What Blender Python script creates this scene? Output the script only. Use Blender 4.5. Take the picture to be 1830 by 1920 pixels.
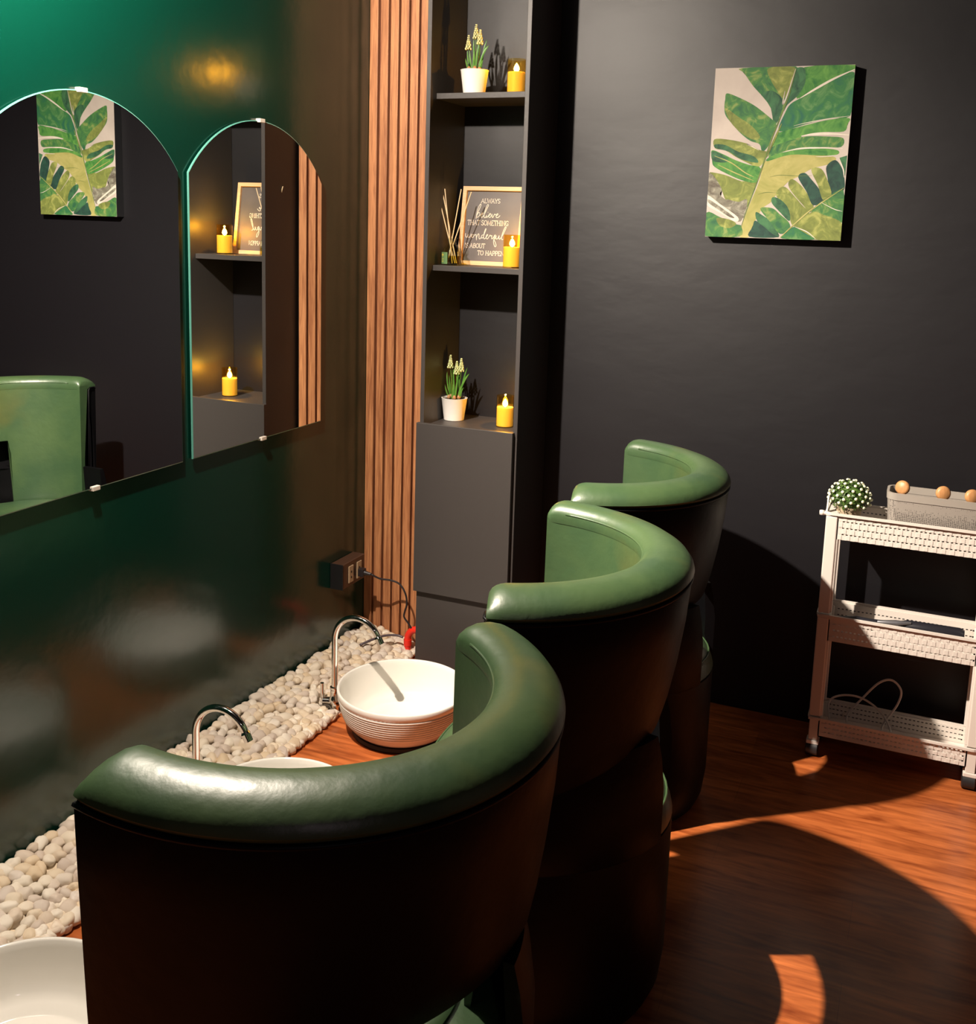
import bpy, bmesh, math, random
import numpy as np
from mathutils import Vector, Matrix, noise

random.seed(7)
S = bpy.context.scene
for o in list(bpy.data.objects): bpy.data.objects.remove(o)
COL = S.collection
PI = math.pi

# ------------------------------------------------------------------ camera
F_PX, PP_Y = 1947.0, 743.0
YAW, PITCH, ROLL = (math.radians(a) for a in (23.033, 9.473, 1.774))
cam = bpy.data.cameras.new('camera'); cam_ob = bpy.data.objects.new('camera', cam); COL.objects.link(cam_ob)
fw = Vector((-math.sin(YAW)*math.cos(PITCH), math.cos(YAW)*math.cos(PITCH), -math.sin(PITCH)))
rt = Vector((math.cos(YAW), math.sin(YAW), 0)); up = rt.cross(fw)
r2 = rt*math.cos(ROLL) + up*math.sin(ROLL); u2 = -rt*math.sin(ROLL) + up*math.cos(ROLL)
M = Matrix((r2, u2, -fw)).transposed().to_4x4(); M.translation = Vector((1.845, 0, 1.55))
cam_ob.matrix_world = M
cam.sensor_fit = 'HORIZONTAL'; cam.sensor_width = 36.0; cam.lens = F_PX/1830*36.0
cam.shift_x = 0; cam.shift_y = -(960-PP_Y)/1830
cam.clip_start = 0.02
S.camera = cam_ob

# ------------------------------------------------------------------ view, world, lights
S.view_settings.view_transform = 'Standard'; S.view_settings.look = 'None'
S.view_settings.gamma = 1; S.view_settings.use_curve_mapping = False
S.view_settings.exposure = 0.0
W = bpy.data.worlds.new('world'); S.world = W; W.use_nodes = True
W.node_tree.nodes['Background'].inputs[0].default_value = (0.6, 0.65, 0.8, 1)
W.node_tree.nodes['Background'].inputs[1].default_value = 0.01

def lamp(name, kind, loc, power, color, radius):
    l = bpy.data.lights.new(name, kind); l.energy = power; l.color = color
    l.shadow_soft_size = radius
    o = bpy.data.objects.new(name, l); COL.objects.link(o); o.location = loc
    return o
MAIN = (0.33, 1.50, 2.40)
lamp('downlight_lamp', 'POINT', MAIN, 215, (1.0, 0.865, 0.725), 0.022)
lamp('fill_lamp', 'POINT', (2.7, -1.2, 2.3), 7.0, (1.0, 0.78, 0.85), 0.06)  # weak fill added behind the camera to lift the shadowed floor
sp = lamp('downlight_beam', 'SPOT', MAIN, 520, (1.0, 0.865, 0.725), 0.022)
sp.data.spot_size = math.radians(78); sp.data.spot_blend = 1.0
sp.rotation_euler = Vector((1.62, 1.75, -2.35)).to_track_quat('-Z', 'Y').to_euler()

# ------------------------------------------------------------------ materials
def nt(name):
    m = bpy.data.materials.new(name); m.use_nodes = True
    return m, m.node_tree, m.node_tree.nodes['Principled BSDF']
def mat(name, col, rough=0.5, metal=0.0, bump=0.0, bscale=60, vary=0.0, vscale=8, spec=0.5, coat=0.0,
        coord='Object', col2=None, det=3.0, stretch=None):
    m, t, b = nt(name)
    b.inputs['Base Color'].default_value = (*col, 1); b.inputs['Roughness'].default_value = rough
    b.inputs['Metallic'].default_value = metal; b.inputs['Specular IOR Level'].default_value = spec
    b.inputs['Coat Weight'].default_value = coat; b.inputs['Coat Roughness'].default_value = 0.08
    tc = t.nodes.new('ShaderNodeTexCoord'); mp = t.nodes.new('ShaderNodeMapping')
    t.links.new(tc.outputs[coord], mp.inputs[0])
    if stretch: mp.inputs['Scale'].default_value = stretch
    if vary or col2:
        n = t.nodes.new('ShaderNodeTexNoise'); n.inputs['Scale'].default_value = vscale; n.inputs['Detail'].default_value = det
        t.links.new(mp.outputs[0], n.inputs['Vector'])
        r = t.nodes.new('ShaderNodeValToRGB'); t.links.new(n.outputs['Fac'], r.inputs[0])
        c2 = col2 if col2 else tuple(c*(1+vary) for c in col); c1 = col if col2 else tuple(c*(1-vary) for c in col)
        r.color_ramp.elements[0].position = 0.35; r.color_ramp.elements[1].position = 0.68
        r.color_ramp.elements[0].color = (*c1, 1); r.color_ramp.elements[1].color = (*c2, 1)
        t.links.new(r.outputs[0], b.inputs['Base Color'])
    if bump:
        n = t.nodes.new('ShaderNodeTexNoise'); n.inputs['Scale'].default_value = bscale; n.inputs['Detail'].default_value = 4
        t.links.new(mp.outputs[0], n.inputs['Vector'])
        bp = t.nodes.new('ShaderNodeBump'); bp.inputs['Strength'].default_value = bump; bp.inputs['Distance'].default_value = 0.01
        t.links.new(n.outputs['Fac'], bp.inputs['Height']); t.links.new(bp.outputs[0], b.inputs['Normal'])
    return m

def wood(name, c1, c2, axis='z', scale=18, rough=0.45, bump=0.05, dist=4.0):
    m, t, b = nt(name); b.inputs['Roughness'].default_value = rough
    tc = t.nodes.new('ShaderNodeTexCoord'); mp = t.nodes.new('ShaderNodeMapping')
    t.links.new(tc.outputs['Object'], mp.inputs[0])
    s = {'x': (0.07, 1, 1), 'y': (1, 0.07, 1), 'z': (1, 1, 0.05)}[axis]
    mp.inputs['Scale'].default_value = s
    n = t.nodes.new('ShaderNodeTexNoise'); n.inputs['Scale'].default_value = scale; n.inputs['Detail'].default_value = 5
    n.inputs['Distortion'].default_value = 1.5
    n2 = t.nodes.new('ShaderNodeTexNoise'); n2.inputs['Scale'].default_value = scale*7; n2.inputs['Detail'].default_value = 2
    t.links.new(mp.outputs[0], n.inputs['Vector']); t.links.new(mp.outputs[0], n2.inputs['Vector'])
    mx = t.nodes.new('ShaderNodeMath'); mx.operation = 'MULTIPLY_ADD'
    t.links.new(n2.outputs['Fac'], mx.inputs[0]); mx.inputs[1].default_value = 0.45; t.links.new(n.outputs['Fac'], mx.inputs[2])
    r = t.nodes.new('ShaderNodeValToRGB'); t.links.new(mx.outputs[0], r.inputs[0])
    r.color_ramp.elements[0].position = 0.5; r.color_ramp.elements[0].color = (*c1, 1)
    r.color_ramp.elements[1].position = 0.92; r.color_ramp.elements[1].color = (*c2, 1)
    t.links.new(r.outputs[0], b.inputs['Base Color'])
    bp = t.nodes.new('ShaderNodeBump'); bp.inputs['Strength'].default_value = bump; bp.inputs['Distance'].default_value = 0.005
    t.links.new(mx.outputs[0], bp.inputs['Height']); t.links.new(bp.outputs[0], b.inputs['Normal'])
    return m

def emis(name, col, s):
    m, t, b = nt(name); b.inputs['Base Color'].default_value = (*col, 1)
    b.inputs['Emission Color'].default_value = (*col, 1); b.inputs['Emission Strength'].default_value = s
    return m
def glass(name, col, rough=0.0):
    # thin-walled glass: tinted see-through with a Fresnel reflection
    m = bpy.data.materials.new(name); m.use_nodes = True; t = m.node_tree; t.nodes.clear()
    o = t.nodes.new('ShaderNodeOutputMaterial'); mx = t.nodes.new('ShaderNodeMixShader')
    tr = t.nodes.new('ShaderNodeBsdfTransparent'); gl = t.nodes.new('ShaderNodeBsdfGlossy'); lw = t.nodes.new('ShaderNodeLayerWeight'); pw = t.nodes.new('ShaderNodeMath'); pw.operation = 'POWER'; pw.inputs[1].default_value = 4.0
    fr = t.nodes.new('ShaderNodeMath'); fr.operation = 'MULTIPLY_ADD'; fr.inputs[1].default_value = 0.45; fr.inputs[2].default_value = 0.03
    t.links.new(lw.outputs['Facing'], pw.inputs[0]); t.links.new(pw.outputs[0], fr.inputs[0])
    tr.inputs[0].default_value = (*col, 1); gl.inputs['Roughness'].default_value = 0.03; pass
    t.links.new(fr.outputs[0], mx.inputs[0]); t.links.new(tr.outputs[0], mx.inputs[1]); t.links.new(gl.outputs[0], mx.inputs[2])
    t.links.new(mx.outputs[0], o.inputs[0]); return m

MT = {}
MT['green_wall'] = mat('green_paint', (0.0006, 0.030, 0.018), 0.20, bump=0.10, bscale=9, spec=0.75)
MT['black_wall'] = mat('black_paint', (0.0046, 0.0040, 0.0058), 0.48, bump=0.16, bscale=7, spec=0.48, stretch=(0.7,1,1.4))
MT['ceiling'] = mat('ceiling_paint', (0.02, 0.02, 0.022), 0.8)
MT['cab'] = mat('black_laminate', (0.042, 0.037, 0.035), 0.45, bump=0.03, bscale=60, spec=0.4)
MT['slat'] = wood('slat_wood', (0.28, 0.096, 0.037), (0.60, 0.265, 0.11), 'z', 55, 0.5)
MT['slatgap'] = mat('slat_gap', (0.10, 0.022, 0.012), 0.6)
MT['green_leather'] = mat('green_leather', (0.030, 0.066, 0.027), 0.40, bump=0.10, bscale=38, vary=0, col2=(0.050, 0.090, 0.033), vscale=9, det=6, spec=0.75)
MT['black_leather'] = mat('black_leather', (0.0022, 0.0020, 0.0026), 0.45, bump=0.10, bscale=30, spec=0.16)
MT['black_metal'] = mat('black_metal', (0.01, 0.01, 0.011), 0.35, spec=0.5)
MT['chrome'] = mat('chrome', (0.80, 0.78, 0.76), 0.07, 1.0)
MT['mirror'] = mat('mirror_silver', (0.86, 0.88, 0.87), 0.0, 1.0)
MT['glass_edge'] = mat('mirror_glass_edge', (0.10, 0.32, 0.26), 0.15, spec=0.8)
MT['clip'] = mat('clear_clip', (0.75, 0.68, 0.6), 0.2)
MT['ceramic'] = mat('white_ceramic', (0.80, 0.77, 0.71), 0.10, spec=0.6)
MT['rubber'] = mat('black_rubber', (0.012, 0.012, 0.012), 0.6)
MT['pot'] = mat('white_pot', (0.80, 0.77, 0.72), 0.35)
MT['soil'] = mat('soil', (0.045, 0.025, 0.014), 0.9, bump=0.6, bscale=200)
MT['leaf'] = mat('leaf_green', (0.05, 0.16, 0.02), 0.4, col2=(0.12, 0.26, 0.04), vscale=30)
MT['bloom'] = mat('pale_bloom', (0.55, 0.60, 0.30), 0.6)
MT['bulb'] = mat('bulb_skin', (0.35, 0.18, 0.08), 0.6)
MT['wax'] = mat('ivory_wax', (0.80, 0.60, 0.30), 0.5)
_b = MT['wax'].node_tree.nodes['Principled BSDF']
_b.inputs['Emission Color'].default_value = (1.0, 0.62, 0.12, 1); _b.inputs['Emission Strength'].default_value = 0.28
_b.inputs['Subsurface Weight'].default_value = 0.35; _b.inputs['Subsurface Radius'].default_value = (0.03, 0.015, 0.004)
MT['amber_glass'] = glass('amber_glass', (1.0, 0.88, 0.55))
MT['flame'] = emis('candle_flame', (1.0, 0.62, 0.16), 40)
MT['clear_glass'] = glass('clear_glass', (0.93, 0.95, 0.90))
MT['oil'] = glass('fragrance_oil', (0.82, 0.74, 0.30))
MT['reed'] = mat('reed_stick', (0.72, 0.55, 0.34), 0.6)
MT['label_green'] = mat('label_green', (0.10, 0.19, 0.075), 0.5)
MT['gold'] = mat('label_gold', (0.62, 0.48, 0.08), 0.4)
MT['pine'] = wood('pine_frame', (0.60, 0.36, 0.18), (0.78, 0.52, 0.28), 'x', 40, 0.5)
MT['slate'] = mat('slate_board', (0.095, 0.085, 0.085), 0.5, vary=0.12, vscale=12)
MT['ink'] = mat('white_lettering', (0.80, 0.74, 0.66), 0.6)
MT['plastic'] = mat('white_plastic', (0.74, 0.68, 0.62), 0.38)
MT['wheel'] = mat('caster_rubber', (0.018, 0.017, 0.018), 0.45)
MT['oak'] = wood('handle_wood', (0.45, 0.20, 0.07), (0.62, 0.32, 0.13), 'z', 50, 0.45)
MT['tool'] = mat('dark_tool', (0.018, 0.018, 0.024), 0.3)
MT['steel'] = mat('grey_metal', (0.35, 0.35, 0.38), 0.3, 0.8)
MT['cable_white'] = mat('white_cable', (0.62, 0.58, 0.54), 0.45)
MT['cable_black'] = mat('black_cable', (0.02, 0.016, 0.018), 0.4)
MT['hose'] = mat('grey_hose', (0.09, 0.065, 0.075), 0.4)
MT['red'] = mat('red_pvc', (0.80, 0.030, 0.015), 0.35)
MT['brown_box'] = mat('brown_box', (0.07, 0.035, 0.022), 0.35)
MT['beige'] = mat('beige_plate', (0.50, 0.36, 0.22), 0.45)
MT['canvas_side'] = mat('canvas_side', (0.006, 0.006, 0.008), 0.6)
MT['flower_white'] = mat('flower_white', (0.82, 0.85, 0.60), 0.6)
MT['mum_leaf'] = mat('mum_leaf', (0.03, 0.085, 0.012), 0.5, col2=(0.10, 0.18, 0.03), vscale=60)
MT['burlap'] = mat('burlap_pot', (0.42, 0.33, 0.22), 0.8, bump=0.3, bscale=250)
MT['lemon'] = mat('lemon_yellow', (0.80, 0.62, 0.06), 0.4)
MT['screw'] = mat('satin_steel', (0.5, 0.5, 0.5), 0.3, 1.0)
MT['bed'] = mat('bed_mortar', (0.18, 0.15, 0.12), 0.9)
MT['lamp_shell'] = mat('downlight_ring', (0.5, 0.5, 0.5), 0.4)
MT['lamp_lens'] = emis('downlight_lens', (1.0, 0.85, 0.68), 6)

# worn yellow patches on green leather
def leather_patches(m):
    t = m.node_tree; b = t.nodes['Principled BSDF']; src = b.inputs['Base Color'].links[0].from_socket
    tc = t.nodes.new('ShaderNodeTexCoord'); n = t.nodes.new('ShaderNodeTexNoise'); n.inputs['Scale'].default_value = 3.1; n.inputs['Detail'].default_value = 3
    t.links.new(tc.outputs['Object'], n.inputs['Vector'])
    r = t.nodes.new('ShaderNodeValToRGB'); r.color_ramp.elements[0].position = 0.56; r.color_ramp.elements[1].position = 0.78
    t.links.new(n.outputs['Fac'], r.inputs[0])
    mx = t.nodes.new('ShaderNodeMixRGB'); mx.inputs[2].default_value = (0.12, 0.105, 0.02, 1)
    t.links.new(r.outputs[0], mx.inputs[0]); t.links.new(src, mx.inputs[1]); t.links.new(mx.outputs[0], b.inputs['Base Color'])
leather_patches(MT['green_leather'])

# floor planks
def floor_mat():
    m, t, b = nt('vinyl_wood_floor'); b.inputs['Roughness'].default_value = 0.28
    tc = t.nodes.new('ShaderNodeTexCoord')
    mp = t.nodes.new('ShaderNodeMapping'); mp.inputs['Scale'].default_value = (0.16, 1, 1)
    t.links.new(tc.outputs['Object'], mp.inputs[0])
    n = t.nodes.new('ShaderNodeTexNoise'); n.inputs['Scale'].default_value = 22; n.inputs['Detail'].default_value = 6; n.inputs['Distortion'].default_value = 1.6
    t.links.new(mp.outputs[0], n.inputs['Vector'])
    n2 = t.nodes.new('ShaderNodeTexNoise'); n2.inputs['Scale'].default_value = 90; n2.inputs['Detail'].default_value = 2
    t.links.new(mp.outputs[0], n2.inputs['Vector'])
    ma = t.nodes.new('ShaderNodeMath'); ma.operation = 'MULTIPLY_ADD'; ma.inputs[1].default_value = 0.3
    t.links.new(n2.outputs['Fac'], ma.inputs[0]); t.links.new(n.outputs['Fac'], ma.inputs[2])
    r = t.nodes.new('ShaderNodeValToRGB'); t.links.new(ma.outputs[0], r.inputs[0])
    r.color_ramp.elements[0].position = 0.42; r.color_ramp.elements[0].color = (0.22, 0.042, 0.009, 1)
    r.color_ramp.elements[1].position = 0.85; r.color_ramp.elements[1].color = (0.64, 0.185, 0.05, 1)
    br = t.nodes.new('ShaderNodeTexBrick'); br.inputs['Scale'].default_value = 1.0
    br.inputs['Brick Width'].default_value = 0.9; br.inputs['Row Height'].default_value = 0.15
    br.inputs['Mortar Size'].default_value = 0.0012; br.offset = 0.37
    br.inputs['Color1'].default_value = (1, 1, 1, 1); br.inputs['Color2'].default_value = (0.80, 0.78, 0.78, 1); br.inputs['Mortar'].default_value = (0.75, 0.72, 0.72, 1)
    t.links.new(tc.outputs['Object'], br.inputs['Vector'])
    mx = t.nodes.new('ShaderNodeMixRGB'); mx.blend_type = 'MULTIPLY'; mx.inputs[0].default_value = 1
    t.links.new(r.outputs[0], mx.inputs[1]); t.links.new(br.outputs['Color'], mx.inputs[2]); t.links.new(mx.outputs[0], b.inputs['Base Color'])
    return m
MT['floor'] = floor_mat()

def pebble_mat():
    m, t, b = nt('pebble_stone'); b.inputs['Roughness'].default_value = 0.6
    g = t.nodes.new('ShaderNodeNewGeometry'); oi = t.nodes.new('ShaderNodeObjectInfo')
    a = t.nodes.new('ShaderNodeMath'); a.operation = 'ADD'; t.links.new(g.outputs['Random Per Island'], a.inputs[0]); t.links.new(oi.outputs['Random'], a.inputs[1])
    f = t.nodes.new('ShaderNodeMath'); f.operation = 'FRACT'; t.links.new(a.outputs[0], f.inputs[0])
    r = t.nodes.new('ShaderNodeValToRGB'); t.links.new(f.outputs[0], r.inputs[0])
    cr = r.color_ramp; cr.elements[0].color = (0.78, 0.67, 0.54, 1); cr.elements[1].color = (0.80, 0.72, 0.60, 1)
    for p, c in ((0.15, (0.62, 0.53, 0.46)), (0.3, (0.84, 0.77, 0.65)), (0.45, (0.72, 0.58, 0.40)), (0.6, (0.68, 0.60, 0.53)), (0.75, (0.86, 0.80, 0.69)), (0.9, (0.76, 0.62, 0.44))):
        e = cr.elements.new(p); e.color = (*c, 1)
    tc = t.nodes.new('ShaderNodeTexCoord'); n = t.nodes.new('ShaderNodeTexNoise'); n.inputs['Scale'].default_value = 90; n.inputs['Detail'].default_value = 5
    t.links.new(tc.outputs['Object'], n.inputs['Vector'])
    r2_ = t.nodes.new('ShaderNodeValToRGB'); r2_.color_ramp.elements[0].position = 0.3; r2_.color_ramp.elements[1].position = 0.6
    r2_.color_ramp.elements[0].color = (0.78, 0.72, 0.66, 1); r2_.color_ramp.elements[1].color = (1, 1, 1, 1)
    t.links.new(n.outputs['Fac'], r2_.inputs[0])
    mx = t.nodes.new('ShaderNodeMixRGB'); mx.blend_type = 'MULTIPLY'; mx.inputs[0].default_value = 1
    t.links.new(r.outputs[0], mx.inputs[1]); t.links.new(r2_.outputs[0], mx.inputs[2]); t.links.new(mx.outputs[0], b.inputs['Base Color'])
    bp = t.nodes.new('ShaderNodeBump'); bp.inputs['Strength'].default_value = 0.3; bp.inputs['Distance'].default_value = 0.003
    t.links.new(n.outputs['Fac'], bp.inputs['Height']); t.links.new(bp.outputs[0], b.inputs['Normal'])
    return m
MT['pebble'] = pebble_mat()

def basket_mat():
    m, t, b = nt('grey_perforated_plastic'); b.inputs['Roughness'].default_value = 0.5
    tc = t.nodes.new('ShaderNodeTexCoord'); v = t.nodes.new('ShaderNodeTexVoronoi'); v.inputs['Scale'].default_value = 210; v.inputs['Randomness'].default_value = 0.25
    t.links.new(tc.outputs['Object'], v.inputs['Vector'])
    r = t.nodes.new('ShaderNodeValToRGB'); r.color_ramp.elements[0].position = 0.28; r.color_ramp.elements[1].position = 0.42
    r.color_ramp.elements[0].color = (0.07, 0.06, 0.055, 1); r.color_ramp.elements[1].color = (0.33, 0.295, 0.26, 1)
    t.links.new(v.outputs['Distance'], r.inputs[0]); t.links.new(r.outputs[0], b.inputs['Base Color'])
    return m
MT['basket_dots'] = basket_mat()
MT['basket'] = mat('grey_basket_plastic', (0.36, 0.325, 0.285), 0.45)

def paint_mat(name, c1, c2, c3=None, sc=18):
    m, t, b = nt(name); b.inputs['Roughness'].default_value = 0.75
    tc = t.nodes.new('ShaderNodeTexCoord'); n = t.nodes.new('ShaderNodeTexNoise'); n.inputs['Scale'].default_value = sc
    n.inputs['Detail'].default_value = 6; n.inputs['Distortion'].default_value = 1.2; n.inputs['Roughness'].default_value = 0.6
    t.links.new(tc.outputs['Object'], n.inputs['Vector'])
    r = t.nodes.new('ShaderNodeValToRGB'); t.links.new(n.outputs['Fac'], r.inputs[0])
    cr = r.color_ramp; cr.elements[0].position = 0.33; cr.elements[1].position = 0.66
    c1, c2 = tuple(0.74*v for v in c1), tuple(0.74*v for v in c2); c3 = tuple(0.74*v for v in c3) if c3 else None
    cr.elements[0].color = (*c1, 1); cr.elements[1].color = (*c2, 1)
    if c3: e = cr.elements.new(0.52); e.color = (*c3, 1)
    t.links.new(r.outputs[0], b.inputs['Base Color'])
    return m

# ------------------------------------------------------------------ builders
def link(name, me, parent=None, loc=(0, 0, 0)):
    o = bpy.data.objects.new(name, me); COL.objects.link(o); o.location = loc
    if parent: o.parent = parent
    return o
def obj(name, bm, mats, parent=None, loc=(0, 0, 0), smooth=False, bevel=0, recalc=True, subsurf=0):
    if recalc: bmesh.ops.recalc_face_normals(bm, faces=bm.faces)
    me = bpy.data.meshes.new(name); bm.to_mesh(me); bm.free()
    for m in (mats if isinstance(mats, (list, tuple)) else [mats]): me.materials.append(m)
    if smooth:
        for p in me.polygons: p.use_smooth = True
    o = link(name, me, parent, loc)
    if bevel:
        md = o.modifiers.new('bevel', 'BEVEL'); md.width = bevel; md.segments = 2; md.limit_method = 'ANGLE'
    if subsurf:
        md = o.modifiers.new('subsurf', 'SUBSURF'); md.levels = subsurf; md.render_levels = subsurf
    if smooth == 'auto':
        md = o.modifiers.new('split', 'EDGE_SPLIT'); md.split_angle = math.radians(38)
    return o
def tag(o, label=None, cat=None, group=None, kind=None):
    if label: o['label'] = label
    if cat: o['category'] = cat
    if group: o['group'] = group
    if kind: o['kind'] = kind
    return o
def thing(name, label, cat, loc=(0, 0, 0), rz=0, group=None):
    o = bpy.data.objects.new(name, None); COL.objects.link(o); o.location = loc; o.rotation_euler = (0, 0, rz)
    o.empty_display_size = 0.05
    return tag(o, label, cat, group)
def children(o): return [c for c in bpy.data.objects if c.parent == o]
def copy_tree(o, parent=None):
    c = o.copy(); COL.objects.link(c); c.parent = parent
    for ch in children(o): copy_tree(ch, c)
    return c
def BM(): return bmesh.new()
def box(bm, x0, x1, y0, y1, z0, z1, mi=0, M=None):
    vs = [Vector(p) for p in ((x0, y0, z0), (x1, y0, z0), (x1, y1, z0), (x0, y1, z0), (x0, y0, z1), (x1, y0, z1), (x1, y1, z1), (x0, y1, z1))]
    if M: vs = [M @ v for v in vs]
    v = [bm.verts.new(p) for p in vs]
    for f in ((0, 3, 2, 1), (4, 5, 6, 7), (0, 1, 5, 4), (1, 2, 6, 5), (2, 3, 7, 6), (3, 0, 4, 7)):
        bm.faces.new([v[i] for i in f]).material_index = mi
    return bm
def lathe(bm, prof, n=48, c=(0, 0, 0), mi=0, M=None):
    rings = []
    for r, z in prof:
        ring = []
        for k in range(n):
            a = 2*PI*k/n; p = Vector((c[0]+r*math.cos(a), c[1]+r*math.sin(a), c[2]+z))
            if M: p = M @ p
            ring.append(bm.verts.new(p))
        rings.append(ring)
    for a, b in zip(rings, rings[1:]):
        for k in range(n): bm.faces.new((a[k], a[(k+1) % n], b[(k+1) % n], b[k])).material_index = mi
    if prof[0][0] > 1e-6: bm.faces.new(rings[0][::-1]).material_index = mi
    if prof[-1][0] > 1e-6: bm.faces.new(rings[-1]).material_index = mi
    return bm
def tube(bm, pts, r, n=10, mi=0, cap=True, closed=False):
    pts = [Vector(p) for p in pts]; N = len(pts); rr = r if isinstance(r, (list, tuple)) else [r]*N
    rings = []; prev = None
    for i, p in enumerate(pts):
        if closed: d = (pts[(i+1) % N]-pts[i-1]).normalized()
        else: d = (pts[min(i+1, N-1)]-pts[max(i-1, 0)]).normalized()
        if prev is None:
            a = Vector((0, 0, 1)) if abs(d.z) < 0.9 else Vector((1, 0, 0)); u = d.cross(a).normalized()
        else: u = (prev-d*prev.dot(d)).normalized()
        prev = u; w = d.cross(u)
        rings.append([bm.verts.new(p+(u*math.cos(2*PI*k/n)+w*math.sin(2*PI*k/n))*rr[i]) for k in range(n)])
    for i in range(N if closed else N-1):
        a, b = rings[i], rings[(i+1) % N]
        for k in range(n): bm.faces.new((a[k], a[(k+1) % n], b[(k+1) % n], b[k])).material_index = mi
    if cap and not closed:
        bm.faces.new(rings[0][::-1]).material_index = mi; bm.faces.new(rings[-1]).material_index = mi
    return bm
def spline(pts, n=8):
    pts = [Vector(p) for p in pts]; out = []
    P = [pts[0]*2-pts[1]]+pts+[pts[-1]*2-pts[-2]]
    for i in range(1, len(P)-2):
        for k in range(n):
            t = k/n; a, b, c, d = P[i-1:i+3]
            out.append(0.5*((2*b)+(c-a)*t+(2*a-5*b+4*c-d)*t*t+(3*b-a-3*c+d)*t**3))
    out.append(pts[-1]); return out
def prism(bm, poly, axis, a, b, mi=0):
    # poly: 2D list; extruded along axis from a to b
    def P(q, t):
        return {'x': (t, q[0], q[1]), 'y': (q[0], t, q[1]), 'z': (q[0], q[1], t)}[axis]
    va = [bm.verts.new(P(q, a)) for q in poly]; vb = [bm.verts.new(P(q, b)) for q in poly]; n = len(poly)
    bm.faces.new(va[::-1]).material_index = mi; bm.faces.new(vb).material_index = mi
    for i in range(n): bm.faces.new((va[i], va[(i+1) % n], vb[(i+1) % n], vb[i])).material_index = mi
    return bm
def struct(name, bm, m, **k):
    return tag(obj(name, bm, m, **k), kind='structure')

# ------------------------------------------------------------------ room shell
YB, CZ, XR, YF = 3.288, 2.46, 3.7, -2.6
bm = BM(); box(bm, -0.1, XR+0.1, YF-0.1, YB+0.1, -0.1, 0); struct('floor', bm, MT['floor'])
bm = BM(); box(bm, -0.1, XR+0.1, YF-0.1, YB+0.1, CZ, CZ+0.1); struct('ceiling', bm, MT['ceiling'])
bm = BM(); box(bm, -0.1, 0, YF-0.1, YB+0.1, 0, CZ); struct('wall_left', bm, MT['green_wall'])
bm = BM(); box(bm, 0, XR, YB, YB+0.1, 0, CZ); struct('wall_back', bm, MT['black_wall'])
bm = BM(); box(bm, XR, XR+0.1, YF-0.1, YB+0.1, 0, CZ); struct('wall_right', bm, MT['black_wall'])
bm = BM(); box(bm, 0, XR, YF-0.1, YF, 0, CZ); struct('wall_front', bm, MT['black_wall'])

# ceiling downlight (the lamp that lights the scene)
t = thing('ceiling_downlight', 'round ceiling downlight above the row of basins, out of frame', 'ceiling light', (MAIN[0], MAIN[1], CZ-0.001))
bm = BM(); lathe(bm, [(0.030, 0), (0.060, 0), (0.060, -0.008), (0.034, -0.010), (0.030, -0.004)], 32); obj('ring', bm, MT['lamp_shell'], t, smooth='auto')
bm = BM(); lathe(bm, [(0.0001, -0.003), (0.029, -0.003)], 32); obj('lens', bm, MT['lamp_lens'], t)

# ------------------------------------------------------------------ slatted wood wall panel
YS = 3.215
bm = BM(); box(bm, 0.001, 0.306, YS+0.016, YB-0.001, 0, CZ-0.001, 1)
starts = [(0.001, 0.0325), (0.0422, 0.0724), (0.0815, 0.1115), (0.1200, 0.1500), (0.1580, 0.1875), (0.1960, 0.2260), (0.2345, 0.2645), (0.2730, 0.3050)]
for a, b in starts:
    box(bm, a, b, YS, YS+0.018, 0, CZ-0.001, 0)
tag(obj('slatted_panel', bm, [MT['slat'], MT['slatgap']], bevel=0.0015), 'narrow floor-to-ceiling panel of vertical orange-brown wooden slats in the corner', 'wall panel')

# ------------------------------------------------------------------ tall black display cabinet
XL, XRc, YC = 0.316, 0.664, 3.025
cab = thing('display_cabinet', 'tall narrow black cabinet with open shelves above a closed door', 'cabinet', (XL, YC, 0))
cx = XRc-XL; cd = YB-YC-0.001
def cobj(name, dims, m=None, bev=0.001):
    bm = BM(); box(bm, *dims); return obj(name, bm, m or MT['cab'], cab, bevel=bev)
cobj('side_panel', (0, 0.0146, 0, cd, 0, 2.43)); cobj('side_panel', (cx-0.0146, cx, 0, cd, 0, 2.43))
cobj('shelf', (0.0146, cx-0.0146, 0.043, cd, 1.934, 1.952))
cobj('shelf', (0.0146, cx-0.0146, 0.043, cd, 1.391, 1.409))
cobj('top_panel', (0.0146, cx-0.0146, 0.0, cd, 2.412, 2.43))
cobj('worktop', (0.0146, cx-0.0146, 0.001, cd, 0.864, 0.882))
cobj('cabinet_door', (-0.004, cx-0.009, -0.018, -0.001, 0.312, 0.893))
cobj('lower_front', (0.0, cx-0.002, -0.001, 0.017, 0.0, 0.311))

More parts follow.
